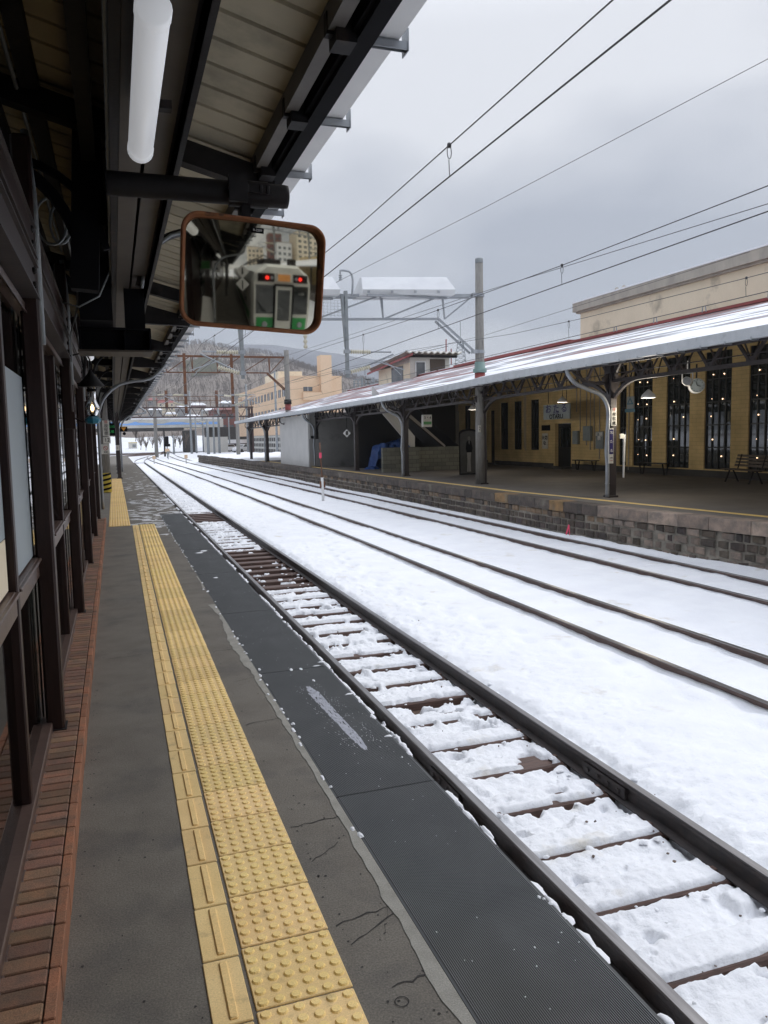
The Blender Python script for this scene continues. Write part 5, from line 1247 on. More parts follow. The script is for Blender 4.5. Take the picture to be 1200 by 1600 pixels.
b = MB(); b.box(11.5, 11.59, 23.7, 23.73, 1.75, 1.98); pn = b.build('number_plate', M['signwhite'], g1); text('2', .16, M['black'], pn, (11.545, 23.69, 1.865), RX)
GA, GB = Vector((11.55, 24, 0)), Vector((-.32, 26.6, 0))
def gp_(x, z): t_ = (GA.x-x)/(GA.x-GB.x); q = GA.lerp(GB, t_); return Vector((x, q.y, z))
def lattice(par, gp, top, bot, xr, xl, m, posts, w_=.09, haunch=True):
    b = MB(); b.beam(gp(xr, top), gp(xl, top), w_, w_); b.beam(gp(xr, top)+Vector((0, .35, 0)), gp(xl, top)+Vector((0, .35, 0)), w_, w_); b.build('top_chord', m, par)
    b = MB(); x2 = xr-1.15 if haunch else xr
    b.beam(gp(x2, bot), gp(xl, bot), w_, w_*.8)
    if haunch: b.beam(gp(x2, bot), gp(xr, bot-1.05), .07, .07); b.beam(gp(x2, bot-.03)+Vector((0, .3, 0)), gp(xr, bot-1.1)+Vector((0, .3, 0)), .07, .07)
    b.build('bottom_chord', m, par)
    for i, x in enumerate(posts):
        b = MB(); b.beam(gp(x-.08, top), gp(x, bot), .045, .045); b.beam(gp(x+.08, top)+Vector((0, .35, 0)), gp(x, bot), .045, .045)
        xn = posts[i-1] if i else xr
        b.beam(gp(x, bot), gp(xn-.1 if i else xr, top if True else bot), .05, .05); b.build('web_member', m, par)
lattice(g1, gp_, 6.26, 5.50, 11.5, -.3, M['galv'], [10.55, 8.55, 6.4, 4.4, 2.4, .6])
for z in (6.26, 4.42): b = MB(); b.lathe((11.69, 23.95, z), [(.165, -.05), (.165, .05)], 16); b.box(11.42, 11.6, 23.85, 24.05, z-.06, z+.06); b.build('mast_clamp', M['galv'], g1)
def cover(xa, xb):
    b = MB(); z0, z1 = 6.24, 6.86; vs = []
    for x, ins in ((xa, .12), (xb, -.12)):
        q = gp_(x, 0); y = q.y
        vs += [(x, y-.35, z0-.02), (x, y-.42, z0+.14), (x+ins, y+.05, z1), (x+ins, y+.25, z1), (x, y+.75, z0+.14), (x, y+.68, z0-.02)]
    b.add(vs, [(0, 1, 7, 6), (1, 2, 8, 7), (2, 3, 9, 8), (3, 4, 10, 9), (4, 5, 11, 10), (5, 4, 3, 2, 1, 0), (6, 7, 8, 9, 10, 11), (0, 6, 11, 5)])
    c = b.build('snow_cover', M['cover'], g1); bb = MB(); n = 8
    for i in range(n):
        x = xa+(xb-xa)*(i+.5)/n; q = gp_(x, 0)
        if i % 2 == 0: bb.box(x-.04, x+.04, q.y-.44, q.y-.425, z0+.02, z0+.10)
    bb.box(min(xa, xb)+.1, max(xa, xb)-.1, gp_((xa+xb)/2, 0).y-.3, gp_((xa+xb)/2, 0).y-.2, z0-.09, z0-.03)
    bb.build('cover_clips', M['galv'], c)
cover(7.78, 10.75); cover(3.3, 7.08)
for x in (7.36, 4.05):
    b = MB(); q = gp_(x, 0); b.beam((x, q.y, 6.40), (x, q.y, 3.62), .14, .10); b.beam((x-.13, q.y, 6.30), (x-.03, q.y, 4.6), .10, .08); b.build('drop_post', M['steelgrey'], g1)
b = MB(); q = gp_(7.36, 0); b.tube(spline([(7.55, q.y-.1, 6.25), (7.58, q.y-.1, 6.75), (7.50, q.y-.1, 6.98), (7.30, q.y-.1, 7.03), (7.16, q.y-.1, 7.02)]), .035, 8); b.tube([(7.17, q.y-.1, 7.03), (7.17, q.y-.1, 6.86)], [.03, .03], 8)
insulator(b, (7.17, q.y-.1, 6.90), (7.17, q.y-.1, 6.70), 3, .06); b.build('wire_arm', M['galv'], g1)
b = MB()
for i in range(9): b.beam((6.45+i*.12, gp_(7, 0).y+.2, 6.15), (6.45+i*.12, gp_(7, 0).y+.2, 5.62), .006, .006)
for i in range(6): b.beam((6.4, gp_(7, 0).y+.2, 5.65+i*.1), (7.5, gp_(7, 0).y+.2, 5.65+i*.1), .006, .006)
b.build('bird_mesh', M['steelgrey'], g1)
def cantilever(par, gp, x, s, reach, z=0):
    q = gp(x, 0); y = q.y
    b = MB(); insulator(b, (x+s*.12, y, 4.46+z), (x+s*.82, y, 4.46+z)); insulator(b, (x+s*.10, y, 3.80+z), (x+s*.80, y, 3.98+z)); b.build('insulator', M['insul'], par, True)
    b = MB(); b.tube([(x+s*.05, y, 4.46+z), (x+s*reach*.9, y, 4.47+z)], .025, 8); b.tube([(x+s*.05, y, 3.79+z), (x+s*reach*.95, y, 4.40+z)], .028, 8)
    b.tube([(x+s*reach*.55, y, 4.18+z), (x+s*reach*1.15, y-.1, 3.88+z)], .018, 6); b.tube(spline([(x+s*reach*.5, y, 4.10+z), (x+s*reach*.7, y, 4.18+z), (x+s*reach*.95, y, 3.95+z), (x+s*reach*1.1, y, 3.72+z)]), .015, 6)
    b.box(x-.09, x+.09, y-.09, y+.09, 4.40+z, 4.52+z); b.box(x-.09, x+.09, y-.09, y+.09, 3.73+z, 3.85+z); b.build('cantilever_arm', M['galv'], par)
cantilever(g1, gp_, 7.36, 1, 1.7); cantilever(g1, gp_, 4.05, -1, 1.4)
b = MB(); q = gp_(6.0, 0); b.tube([(6.0, q.y, 5.5), (6.0, q.y, 5.2)], .015, 6); insulator(b, (6.05, q.y, 5.2), (6.05, q.y, 4.55), 4, .07); b.build('insulator', M['insul'], g1, True)
# second gantry (rusty)
g2 = thing('overhead_line_gantry', (11.1, 52, 0), 'rusty overhead line gantry farther down the tracks on a concrete mast with red collar', 'gantry')
b = MB(); b.lathe((11.15, 52, 0), [(.19, 0), (.18, 4), (.17, 7.5)], 16); b.build('mast', M['concrete_pole'], g2, True)
b = MB(); b.lathe((11.15, 52, 0), [(.20, 3.55), (.20, 3.95)], 16); b.build('red_collar', M['redtrim'], g2, True)
b = MB(); b.lathe((11.15, 52, 0), [(.24, 3.95), (.26, 3.97), (.24, 4.25)], 16); b.build('mast_band', M['iron'], g2, True)
g2p = lambda x, z: Vector((x, 52, z))
lattice(g2, g2p, 7.05, 6.0, 11.0, -.5, M['rust'], [10, 8.2, 6.6, 5.0, 3.4, 1.8])
for x in (7.5, 4.5):
    b = MB(); b.box(x-.085, x+.085, 51.92, 52.08, 3.4, 7.2); b.build('drop_post', M['rust'], g2)
cantilever(g2, g2p, 7.5, 1, 1.6, .1); cantilever(g2, g2p, 4.5, -1, 1.4, .1)
# lattice signal bridge far down
g3 = thing('signal_bridge', (8, 120, -1), 'dark lattice girder signal bridge with handrails spanning the yard before the road bridge', 'signal bridge')
b = MB()
for z in (5.1, 6.5): 
    for yy in (119.5, 120.5): b.beam((-6, yy, z), (20.3, yy, z), .16, .16)
b.build('chords', M['rustdark'], g3)
b = MB(); nn = 16
for i in range(nn):
    xa = -6+26*i/nn; xb = -6+26*(i+1)/nn; xm = (xa+xb)/2; b.beam((xa, 119.5, 5.1), (xm, 119.5, 6.5), .09, .09); b.beam((xm, 119.5, 6.5), (xb, 119.5, 5.1), .09, .09)
b.build('lattice_web', M['rustdark'], g3)
b = MB()
for z in (7.5, 8.1): b.beam((-6, 119.5, z), (20.3, 119.5, z), .06, .06)
for i in range(18): b.beam((-6+26*i/17, 119.5, 6.5), (-6+26*i/17, 119.5, 8.1), .06, .06)
b.build('handrail', M['rust'], g3)
for x in (-6.2, 19.9):
    b = MB()
    for dx in (-.22, .22): b.beam((x+dx, 120, -1), (x+dx, 120, 6.6), .14, .3)
    for i in range(8): b.beam((x-.2, 120, -.8+i*.95), (x+.2, 120, .1+i*.95), .08, .08)
    b.build('leg', M['rustdark'], g3)
for x in (7.6, 14.9):
    b = MB(); b.box(x-.2, x+.2, 119.9, 120.1, 6.4, 9); b.build('mast_stub', M['rust'], g3)
# ------------------------------------------------------------------ wires
def span(pts3, r, par, name, m=None):
    b = MB(); pts = []
    for a, c in zip(pts3, pts3[1:]):
        a, c = Vector(a), Vector(c)
        for i in range(6): pts.append(a.lerp(c, i/6))
    pts.append(Vector(pts3[-1])); b.tube(pts, r, 6); return b.build(name, m or M['wire'], par)
def catenary(lab, x0, c, ms, xs, drops, loc):
    t = thing('overhead_wires', loc, lab, 'overhead wires')
    span(c, .0065, t, 'contact_wire'); span(ms, .0055, t, 'messenger_wire')
    fc_ = lambda pts, y: float(np.interp(y, [p[1] for p in pts], [p[2] for p in pts])); fx_ = lambda pts, y: float(np.interp(y, [p[1] for p in pts], [p[0] for p in pts]))
    for y in drops:
        zc, zm = fc_(c, y), fc_(ms, y); xc, xm = fx_(c, y), fx_(ms, y); b = MB(); b.tube([(xc, y, zc), ((xc+xm)/2, y+.01, zc+.55*(zm-zc))], .004, 5)
        b.tube([((xc+xm)/2+.02*math.cos(a), y, zc+(zm-zc)*.78+(zm-zc)*.22*math.sin(a)) for a in np.linspace(0, 2*math.pi, 10)], .004, 5)
        b.lathe((xm, y, zm), [(.012, -.02), (.02, -.01), (.02, .01), (.012, .02)], 8); b.build('dropper', M['wire'], t)
catenary('pair of overhead wires above the nearest track with droppers', 2.85, [(2.85, -30, 3.95), (2.85, -2, 3.93), (2.85, 10.4, 3.88), (2.65, 25, 3.80), (2.8, 52, 3.85), (2.8, 100, 3.9), (6, 150, 4)],
         [(2.85, -30, 5.0), (2.85, -10, 4.45), (2.85, 4, 4.16), (2.85, 9, 4.15), (2.85, 16, 4.30), (2.7, 25, 4.62), (2.8, 38, 4.2), (2.8, 52, 4.7), (2.8, 75, 4.3), (2.8, 100, 4.8), (6, 150, 4.9)], 0, [-12, -5, .5, 6.40, 11.5, 17, 22, 30, 36, 43, 49, 60, 75, 90], (2.8, 25, 4))
catenary('pair of overhead wires above the middle track', 6.05, [(6.05, -30, 3.8), (6.05, 0, 3.77), (6.05, 11, 3.745), (6.05, 24, 3.68), (6, 52, 3.8), (5.5, 85, 3.9), (5.2, 120, 4.0), (7.6, 150, 4)],
         [(6.05, -30, 5.0), (6.05, -12, 4.3), (6.05, 2, 3.98), (6.05, 9.8, 4.01), (6.05, 15, 4.10), (6.05, 24.5, 4.40), (6, 38, 4.1), (6, 52, 4.7), (5.6, 75, 4.3), (5.3, 100, 4.8), (7.6, 150, 4.9)], 0, [-8, -1, 4.8, 9.77, 14.2, 19, 30, 36, 43, 60, 75, 90], (6, 25, 4))
catenary('pair of overhead wires above the far track by the stone wall', 9.4, [(9.4, -30, 3.8), (9.4, 0, 3.74), (9.4, 17, 3.72), (9.4, 37, 3.71), (8.9, 60, 3.8), (8.4, 95, 3.9), (9, 130, 4), (12, 200, 4.2)],
         [(9.4, -30, 5.0), (9.4, -8, 4.3), (9.4, 5, 4.02), (9.4, 10, 4.01), (9.4, 14.3, 4.05), (9.4, 17.4, 4.12), (9.1, 24, 4.42), (9.2, 37, 4.1), (8.9, 52, 4.6), (8.5, 75, 4.3), (8.4, 95, 4.8), (9, 130, 4.6), (12, 200, 4.8)], 0, [1, 5.5, 9.88, 14.9, 20.2, 29, 36, 44, 60, 75, 90], (9.4, 25, 4))
t = thing('feeder_wire', (8, 12, 6), 'single feeder wire rising across the sky from the gantry top to the upper corner', 'overhead wire')
e0 = Vector((7.17, gp_(7.36, 0).y-.1, 6.72)); r0 = at(1200, 92, Y=11.0); e1 = Vector(r0); span([e0, e0.lerp(e1, .5)-Vector((0, 0, .05)), e1, e1+(e1-e0)*.6], .006, t, 'wire'); span([e0, (6.6, 52, 7.4), (6, 120, 8.6)], .008, t, 'wire')
t = thing('feeder_wire', (9, 40, 4), 'thin slanting wires from the far mast toward the yard', 'overhead wire')
span([(10.6, 24.1, 4.6), (9.4, 52, 4.9), (9.6, 120, 6)], .008, t, 'wire'); span([(11.2, 10, 5.6), (11.4, 24, 6.25), (11, 52, 7.1)], .008, t, 'wire'); span([(13.4, 14, 5.55), (12.0, 24, 5.0), (11.1, 52, 5.4)], .006, t, 'wire')

# ------------------------------------------------------------------ snow marker poles in the yard
def marker(p, h, label, m, ribbon=True, base=True):
    t = thing('marker_pole', p, label, 'marker pole'); b = MB(); b.tube([(p[0], p[1], p[2]-.05), (p[0]-.02, p[1], p[2]+.95)], .055, 10); b.build('lower_tube', M['white'], t, True) if base else None
    b = MB(); b.tube([(p[0]-.02, p[1], p[2]+.9), (p[0]-.08, p[1], p[2]+h)], .025, 8); b.build('cane', m, t, True)
    if ribbon: b = MB(); b.box(p[0]-.11, p[0]-.02, p[1]-.03, p[1]+.03, p[2]+h-.62, p[2]+h-.40); b.build('ribbon', M['pink'], t)
    if base: b = MB(); b.box(p[0]-.12, p[0]-.05, p[1]-.03, p[1]+.03, p[2]+.55, p[2]+.8); b.box(p[0]+.03, p[0]+.10, p[1]-.03, p[1]+.03, p[2]+.55, p[2]+.8); b.build('clips', M['rust'], t)
p = at(505, 782, Z=-.86); marker((float(p[0]), float(p[1]), -.88), 2.35, 'white marker pole with a pink ribbon standing between the middle and far tracks', M['rust'])
for (px, py, h, lab, m) in ((291, 725, 1.0, 'small tan marker stub in the snow by the far track', 'partition'), (241, 725, .9, 'thin pale marker stick beside the switch', 'partition'), (263, 718, 1.1, 'thin marker post by the dwarf signal', 'steelgrey')):
    p = at(px, py, Z=-.9); t = thing('marker_post', (float(p[0]), float(p[1]), -.9), lab, 'marker post'); b = MB(); b.beam((p[0], p[1], -1), (p[0], p[1], -.9+h), .10, .10); b.build('post', M[m], t)
    b = MB(); b.box(p[0]-.17, p[0]+.17, p[1]-.1, p[1]-.06, -.9+h*.6, -.9+h); b.build('plate', M['apricot' if m == 'partition' else m], t)
# ------------------------------------------------------------------ things beyond the platforms
def pole_thing(px, py0, py1, Y, label, m='concrete_pole', r=.16, arm=None, cat='pole'):
    a = at(px, py0, Y=Y); c = at(px, py1, Y=Y); z0 = min(c[2], -.9); t = thing('utility_pole', (float(c[0]), Y, z0), label, cat, 'poles standing in the yard'); b = MB(); b.tube([(c[0], Y, z0), (c[0], Y, a[2])], [r, r*.75], 10); b.build('shaft', M[m], t, True)
    if arm:
        b = MB(); z = a[2]-.6
        for s in arm: b.beam((c[0], Y, z), (c[0]+s, Y, z+.3), .09, .09); b.beam((c[0], Y, z-1), (c[0]+s*.9, Y, z+.2), .07, .07)
        b.build('arm', M['steelgrey'], t); b = MB()
        for s in arm: insulator(b, (c[0]+s*.2, Y, z+.1), (c[0]+s*.6, Y, z+.2), 5, .12)
        b.build('insulator', M['insul'], t)
    return t
pole_thing(245, 612, 713, 125, 'pale concrete pole at the far end of the yard, before the switches', r=.3, arm=(2.5,))
pole_thing(298, 611, 668, 150, 'slim grey pole rising over the blue striped bridge deck', 'steelgrey', .22)
pole_thing(373, 612, 717, 84, 'concrete pole with pale insulators standing at the far end of the snowy platform', r=.22, arm=(-2.2, 1.5))
pole_thing(388, 600, 708, 130, 'thin grey pole behind the signal bridge leg', 'steelgrey', .2)
pole_thing(258, 670, 714, 130, 'thin dark signal post beneath the bridge', 'iron', .16)
pole_thing(326, 655, 711, 140, 'pale steel pole before the grey fence panels', 'steelgrey', .28, arm=(-2,))
pole_thing(343, 620, 700, 150, 'tall pale pole before the brick red house', 'steelgrey', .25)
pole_thing(359, 650, 700, 160, 'thin pole by the parked cars', 'steelgrey', .18)
pole_thing(433, 580, 700, 100, 'slim grey pole close behind the rusty gantry mast', 'steelgrey', .16)
pole_thing(307, 650, 700, 155, 'short pale pole beside the stone bridge pier', 'steelgrey', .2)
pole_thing(318, 640, 700, 170, 'thin pole behind the fence panels', 'steelgrey', .18)
pole_thing(335, 650, 702, 145, 'thin pole at the end of the bridge deck', 'steelgrey', .2)
pole_thing(272, 680, 708, 150, 'short pole under the bridge beyond the dwarf signal', 'steelgrey', .2)
p = at(262, 716, Z=-.9); Yd = float(p[1]); t = thing('dwarf_signal', (float(p[0]), Yd, -.9), 'small dark dwarf signal standing between the tracks', 'signal')
b = MB(); b.tube([(p[0], Yd, -.9), (p[0], Yd, .8)], .08, 8); b.build('post', M['steelgrey'], t)
b = MB(); b.bbox(p[0]-.45, p[0]+.45, Yd-.2, Yd, .8, 1.2, .05); b.bbox(p[0]-.25, p[0]+.25, Yd-.15, Yd, 1.2, 2.3, .08); b.build('head', M['black'], t)
b = MB(); b.box(p[0]-.3, p[0]+.3, Yd-.1, Yd+.1, .0, .5); b.build('base_plate', M['apricot'], t)
# road bridge with blue stripe
rb_ = thing('road_bridge', (8, 172, 0), 'pale road bridge with a ragged blue stripe crossing over the yard', 'bridge')
b = MB(); b.box(-30, 22.3, 170, 180, 4.35, 6.1); b.build('deck_girder', M['wall_pale'], rb_)
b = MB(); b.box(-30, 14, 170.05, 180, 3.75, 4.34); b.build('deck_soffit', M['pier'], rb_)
b = MB(); xs_ = np.arange(-6, 21.8, .8); hh = .0+.85*fbm(xs_*.45, xs_*0, 3, 3)
for i in range(len(xs_)-1): b.add([(xs_[i], 169.97, 4.95), (xs_[i+1], 169.97, 4.95), (xs_[i+1], 169.97, 5.0+hh[i+1]), (xs_[i], 169.97, 5.0+hh[i])], [(0, 1, 2, 3)])
b.build('blue_stripe', M['skyblue'], rb_)
b = MB(); b.box(-30, 22, 170.2, 170.6, 6.1, 6.5); b.build('snow_cap', M['snowroof'], rb_)
b = MB()
for k in range(44): b.beam((-30+k*1.2, 170.3, 6.1), (-30+k*1.2, 170.3, 7.9), .06, .06)
for z in (6.7, 7.3, 7.9): b.beam((-30, 170.3, z), (22, 170.3, z), .07, .07)
b.build('railing', M['steelgrey'], rb_)
b = MB(); b.box(14.3, 16.4, 170.3, 178, -1.2, 3.74); b.build('pier', M['pier'], rb_)
b = MB(); b.box(19.5, 34, 172, 182, -.5, 4.34); b.build('abutment', M['pier'], rb_)
t = tag(MB().box(16.9, 21.5, 158, 158.3, -1, 2.2).build('fence_panel', M['wall_pale']), 'pale grey fence panels beside the stone bridge pier', 'fence')
b = MB(); b.box(20.6, 28, 165, 165.4, -1, .8); t = tag(b.build('retaining_wall', M['iron_brown']), 'low dark wall behind the parked white cars', 'wall')
b = MB(); b.box(20.6, 28, 164.6, 166, .81, 1.6); t = tag(b.build('snow_bank', M['snowroof']), 'flat bank of snow on the low wall behind the parked cars', 'snow bank', kind='stuff')
# concrete lattice block wall under the apricot building
bw = thing('block_wall', (26, 120, -1), 'grey concrete lattice block wall below the apricot building', 'wall')
b = MB(); b.box(25.0, 25.4, 96, 150, -1, 3.1); b.build('wall', M['wall_pale'], bw)
b = MB()
for i in range(34):
    for j in range(4): b.box(24.96, 24.995, 97+i*1.6, 98.0+i*1.6, -.7+j*.95, -.1+j*.95)
b.build('openings', M['pier'], bw)
# apricot building
ab = thing('office_building', (32, 150, 0), 'long apricot building with a tall chimney and two rows of windows beyond the far canopy', 'building')
AX, AY = 24.9, 116.0
sc_ = AX/32
b = MB(); b.box(AX, 33.3, AY, 165, 2.2, 10.7); b.build('wall', M['apricot'], ab)
b = MB(); b.box(AX-.05, 33.35, AY-.05, 165.1, 10.7, 10.95); b.build('parapet', M['apricot'], ab)
b = MB(); b.box(29.9, 31.6, AY-.7, AY+1.5, 2.2, 14.0); b.build('chimney', M['apricot'], ab)
b = MB(); b.box(27.1, 29.85, AY-.9, AY-.02, 7.3, 8.45); b.build('balcony', M['apricot'], ab)
for row, (z0, z1) in enumerate(((8.0, 9.2), (5.2, 6.4))):
    for k in range(15):
        y = AY+2+k*3.1; 
        b = MB(); b.box(AX-.03, AX-.006, y, y+1.9, z0, z1); f = b.build('window', M['win_grey'], ab)
        b = MB(); b.box(AX-.05, AX-.032, y+.9, y+1.0, z0, z1); b.build('window_bar', M['white'], f)
for (z0, z1) in ((8.65, 9.3), (5.9, 6.5)):
    b = MB(); b.box(27.3, 28.7, AY-.03, AY-.006, z0, z1); f = b.build('window', M['win_grey'], ab); b = MB(); b.box(27.97, 28.03, AY-.05, AY-.032, z0, z1); b.build('window_bar', M['white'], f)
b = MB(); b.box(26, 30, 128, 140, 10.95, 12.6); b.build('rooftop_room', M['cream'], ab)
b = MB(); b.beam((25.3, 140, 11), (25.3, 140, 14), .1, .1); b.beam((24.6, 140, 13.6), (26, 140, 13.6), .08, .08); b.build('aerial', M['steelgrey'], ab)
# signal tower hut on the roof line
hu = thing('signal_hut', (19.5, 50, 4.5), 'cream rooftop cabin with a wavy corrugated roof edge and a boarded opening', 'hut')
b = MB(); b.box(19.2, 22.1, 50, 54, 3.5, 7.0); b.build('front_wall', M['signwhite'], hu)
b = MB(); b.box(19.14, 19.195, 50, 56.5, 3.5, 6.6); b.box(19.195, 22, 54.003, 56.5, 3.5, 6.5); b.build('side_wall', M['cream'], hu)
b = MB(); b.box(19.62, 20.25, 49.95, 49.99, 5.58, 6.62); f = b.build('window', M['win_grey'], hu)
b = MB(); b.box(19.55, 19.62, 49.93, 49.99, 5.50, 6.70); b.box(20.25, 20.32, 49.93, 49.99, 5.50, 6.70); b.box(19.62, 20.25, 49.93, 49.99, 6.62, 6.70); b.box(19.62, 20.25, 49.93, 49.99, 5.50, 5.58); b.build('window_frame', M['white'], f)
b = MB(); b.box(20.65, 21.75, 49.95, 49.99, 5.3, 6.85); b.build('boarded_opening', M['brownwood'], hu)
b = MB(); b.box(19.09, 19.135, 51.2, 53.5, 5.5, 6.5); b.build('window', M['win_grey'], hu)
b = MB(); nn = 60; vs = []
for i in range(nn+1):
    x = 18.7+4.0*i/nn; wv_ = .06*math.cos(i/nn*2*math.pi*9); vs += [(x, 49.3, 7.22+wv_), (x, 57.5, 6.75+wv_), (x, 49.3, 7.17+wv_), (x, 57.5, 6.70+wv_)]
fs = []
for i in range(nn): a = i*4; fs += [(a, a+4, a+5, a+1), (a+2, a+3, a+7, a+6), (a, a+2, a+6, a+4)]
b.add(vs, fs); b.build('corrugated_roof', M['cornice'], hu)
b = MB(); b.add([(18.55, 49.25, 6.95), (18.55, 57.5, 6.5), (19.13, 57.5, 6.72), (19.13, 49.25, 7.18), (18.55, 49.25, 6.80), (18.55, 57.5, 6.35), (19.13, 57.5, 6.60), (19.13, 49.25, 7.02)], [(0, 1, 2, 3), (7, 6, 5, 4), (0, 4, 5, 1), (0, 3, 7, 4)]); b.build('side_canopy', M['redtrim'], hu)
b = MB(); b.box(18.9, 22.5, 49.6, 49.7, 6.92, 7.08); b.build('eave_board', M['iron'], hu)
b = MB(); vs = []; fs = []
for i in range(nn+1):
    x = 18.7+4.0*i/nn; wv_ = .06*math.cos(i/nn*2*math.pi*9); vs += [(x, 49.27, 7.19+wv_), (x, 49.7, 7.235+wv_), (x, 49.27, 7.26+wv_), (x, 49.7, 7.29+wv_)]
for i in range(nn): a = i*4; fs += [(a, a+4, a+6, a+2), (a+2, a+6, a+7, a+3)]
b.add(vs, fs); b.build('roof_edge_frost', M['signwhite'], hu)
for k, (px, y0, y1, Y, lab) in enumerate(((697, 530, 575, 52, 'thin red rod aerial beside the cabin'), (705, 545, 570, 52, 'second thin red rod at the end of the cabin roof'))):
    a = at(px, y0, Y=Y); c = at(px, y1, Y=Y); b = MB(); b.tube([tuple(c), tuple(a)], .04, 6); tag(b.build('aerial_rod', M['redtrim']), lab, 'aerial')
t = thing('radio_mast', (28, 90, 5), 'distant white lattice radio mast behind the far mast', 'radio mast')
a = at(720, 518, Y=90); c = at(720, 582, Y=90); b = MB()
for i in range(8):
    z0 = c[2]+(a[2]-c[2]-1)*i/8; z1 = c[2]+(a[2]-c[2]-1)*(i+1)/8; w0 = .9-.07*i; w1 = .9-.07*(i+1)
    b.beam((c[0]-w0, 90, z0), (c[0]-w1, 90, z1), .07, .07); b.beam((c[0]+w0, 90, z0), (c[0]+w1, 90, z1), .07, .07); b.beam((c[0]-w0, 90, z0), (c[0]+w1, 90, z1), .05, .05); b.beam((c[0]+w0, 90, z0), (c[0]-w1, 90, z1), .05, .05); b.beam((c[0]-w0, 90, z0), (c[0]+w0, 90, z0), .05, .05)
b.build('lattice', M['steelgrey'], t); b = MB(); b.beam((c[0], 90, a[2]-1), (c[0], 90, a[2]+1.2), .06, .06); b.build('top_rod', M['steelgrey'], t)
for (px, lab) in ((566, 'near cluster of pale overhead line fittings on a pole beyond the roof'), (584, 'far cluster of pale overhead line fittings on a pole beyond the roof')):
    c = at(px, 613, Y=75); a = at(px, 593, Y=75); t = thing('fittings_pole', (float(c[0]), 75, 3), lab, 'pole', 'poles with fittings beyond the roof')
    b = MB(); b.tube([(c[0], 75, 0), (c[0], 75, a[2]+.2)], .12, 8); b.build('shaft', M['steelgrey'], t)
    b = MB()
    for z in (a[2], a[2]-.4): b.beam((c[0]-.9, 75, z), (c[0]+.9, 75, z), .08, .08)
    for s in (-.8, -.4, .4, .8): insulator(b, (c[0]+s, 75, a[2]-.1), (c[0]+s, 75, a[2]-.8), 4, .1)
    b.build('insulators', M['steelgrey'], t)
# cars
def car(p, rz, label):
    t = thing('parked_car', (0, 0, 0), label, 'car', 'white cars parked beyond the yard'); W_ = .85
    prof = [(-2.1, .35), (-2.15, .75), (-1.95, 1.0), (-1.6, 1.5), (.2, 1.55), (1.0, 1.05), (1.9, .9), (2.1, .6), (2.05, .3)]
    b = MB(); n = len(prof); b.add([(u, s*W_*(1 if v < 1.1 else .88), v) for s in (-1, 1) for u, v in prof], [tuple(range(n)), tuple(range(n, 2*n))[::-1]]+[(k, n+k, n+(k+1) % n, (k+1) % n) for k in range(n)]); b.build('body', M['carwhite'], t)
    for s in (-1, 1):
        b = MB(); b.add([(u, s*(.855 if v < 1.1 else .79), v) for u, v in ((-1.75, 1.05), (-1.5, 1.43), (.15, 1.47), (.8, 1.05))], [(0, 1, 2, 3)]); b.build('side_window', M['darkglass'], t)
        for u in (-1.3, 1.3):
            b = MB(); b.lathe((u, s*.80, .33), [(.33, -.08), (.33, .08)], 16, 'y'); b.build('wheel', M['tyre'], t)
    b = MB(); b.add([(1.02, -.72, 1.08), (1.02, .72, 1.08), (.24, .7, 1.52), (.24, -.7, 1.52)], [(0, 1, 2, 3)]); b.build('windscreen', M['darkglass'], t)
    t.location = p; t.rotation_euler[2] = rz; return t
p = at(352, 705, Z=-.7); car((float(p[0]), float(p[1]), -.85), math.radians(205), 'white car parked beyond the yard, nearer the bridge pier')
p = at(369, 705, Z=-.7); car((float(p[0])+.6, float(p[1])-4, -.85), math.radians(225), 'white car parked beyond the yard, nearer the concrete pole')
# small cabinet, snow heaps, shrubs to the left
p = at(208, 706, Z=-.9); t = thing('relay_cabinet', (float(p[0]), float(p[1]), -.9), 'cream relay cabinet beside the curving far track', 'cabinet'); q = (float(p[0]), float(p[1]))
b = MB(); b.bbox(q[0]-1, q[0]+1, q[1]-.6, q[1]+.6, -1, 1.3, .05); b.build('casing', M['signwhite'], t); b = MB(); b.box(q[0]-.1, q[0]+.7, q[1]-.64, q[1]-.61, .2, .9); b.build('door', M['steelgrey'], t); b = MB(); b.box(q[0]-1.05, q[0]+1.05, q[1]-.65, q[1]+.65, 1.3, 1.42); b.build('lid', M['hazard'], t)
for k in range(3):
    x = -4.5-1.3*k; t = thing('steel_fence', (x, 70+9*k, -.1), ['pale tubular fence section nearest the concrete pole', 'pale tubular fence section in the middle beyond the concrete pole', 'farthest pale tubular fence section beyond the concrete pole'][k], 'fence')
    b = MB()
    for z in (.2, .7, 1.2): b.beam((x, 70+9*k, z), (x+3.6, 72+9*k, z), .06, .06)
    for i in range(4): b.beam((x+1.2*i, 70+9*k+.67*i, -.1), (x+1.2*i, 70+9*k+.67*i, 1.3), .07, .07)
    b.build('bars', M['galv'], t)
struct(gridmesh('snow_bank', np.linspace(-9, -.8, 24), np.arange(62, 97, 1.0), lambda X, Y: .01+1.3*fbm(X*.35, Y*.12, 3, 30)*np.clip((-X-1.2)/2.5, 0, 1)*np.clip((Y-64)/6, 0, 1), M['snowroof']))

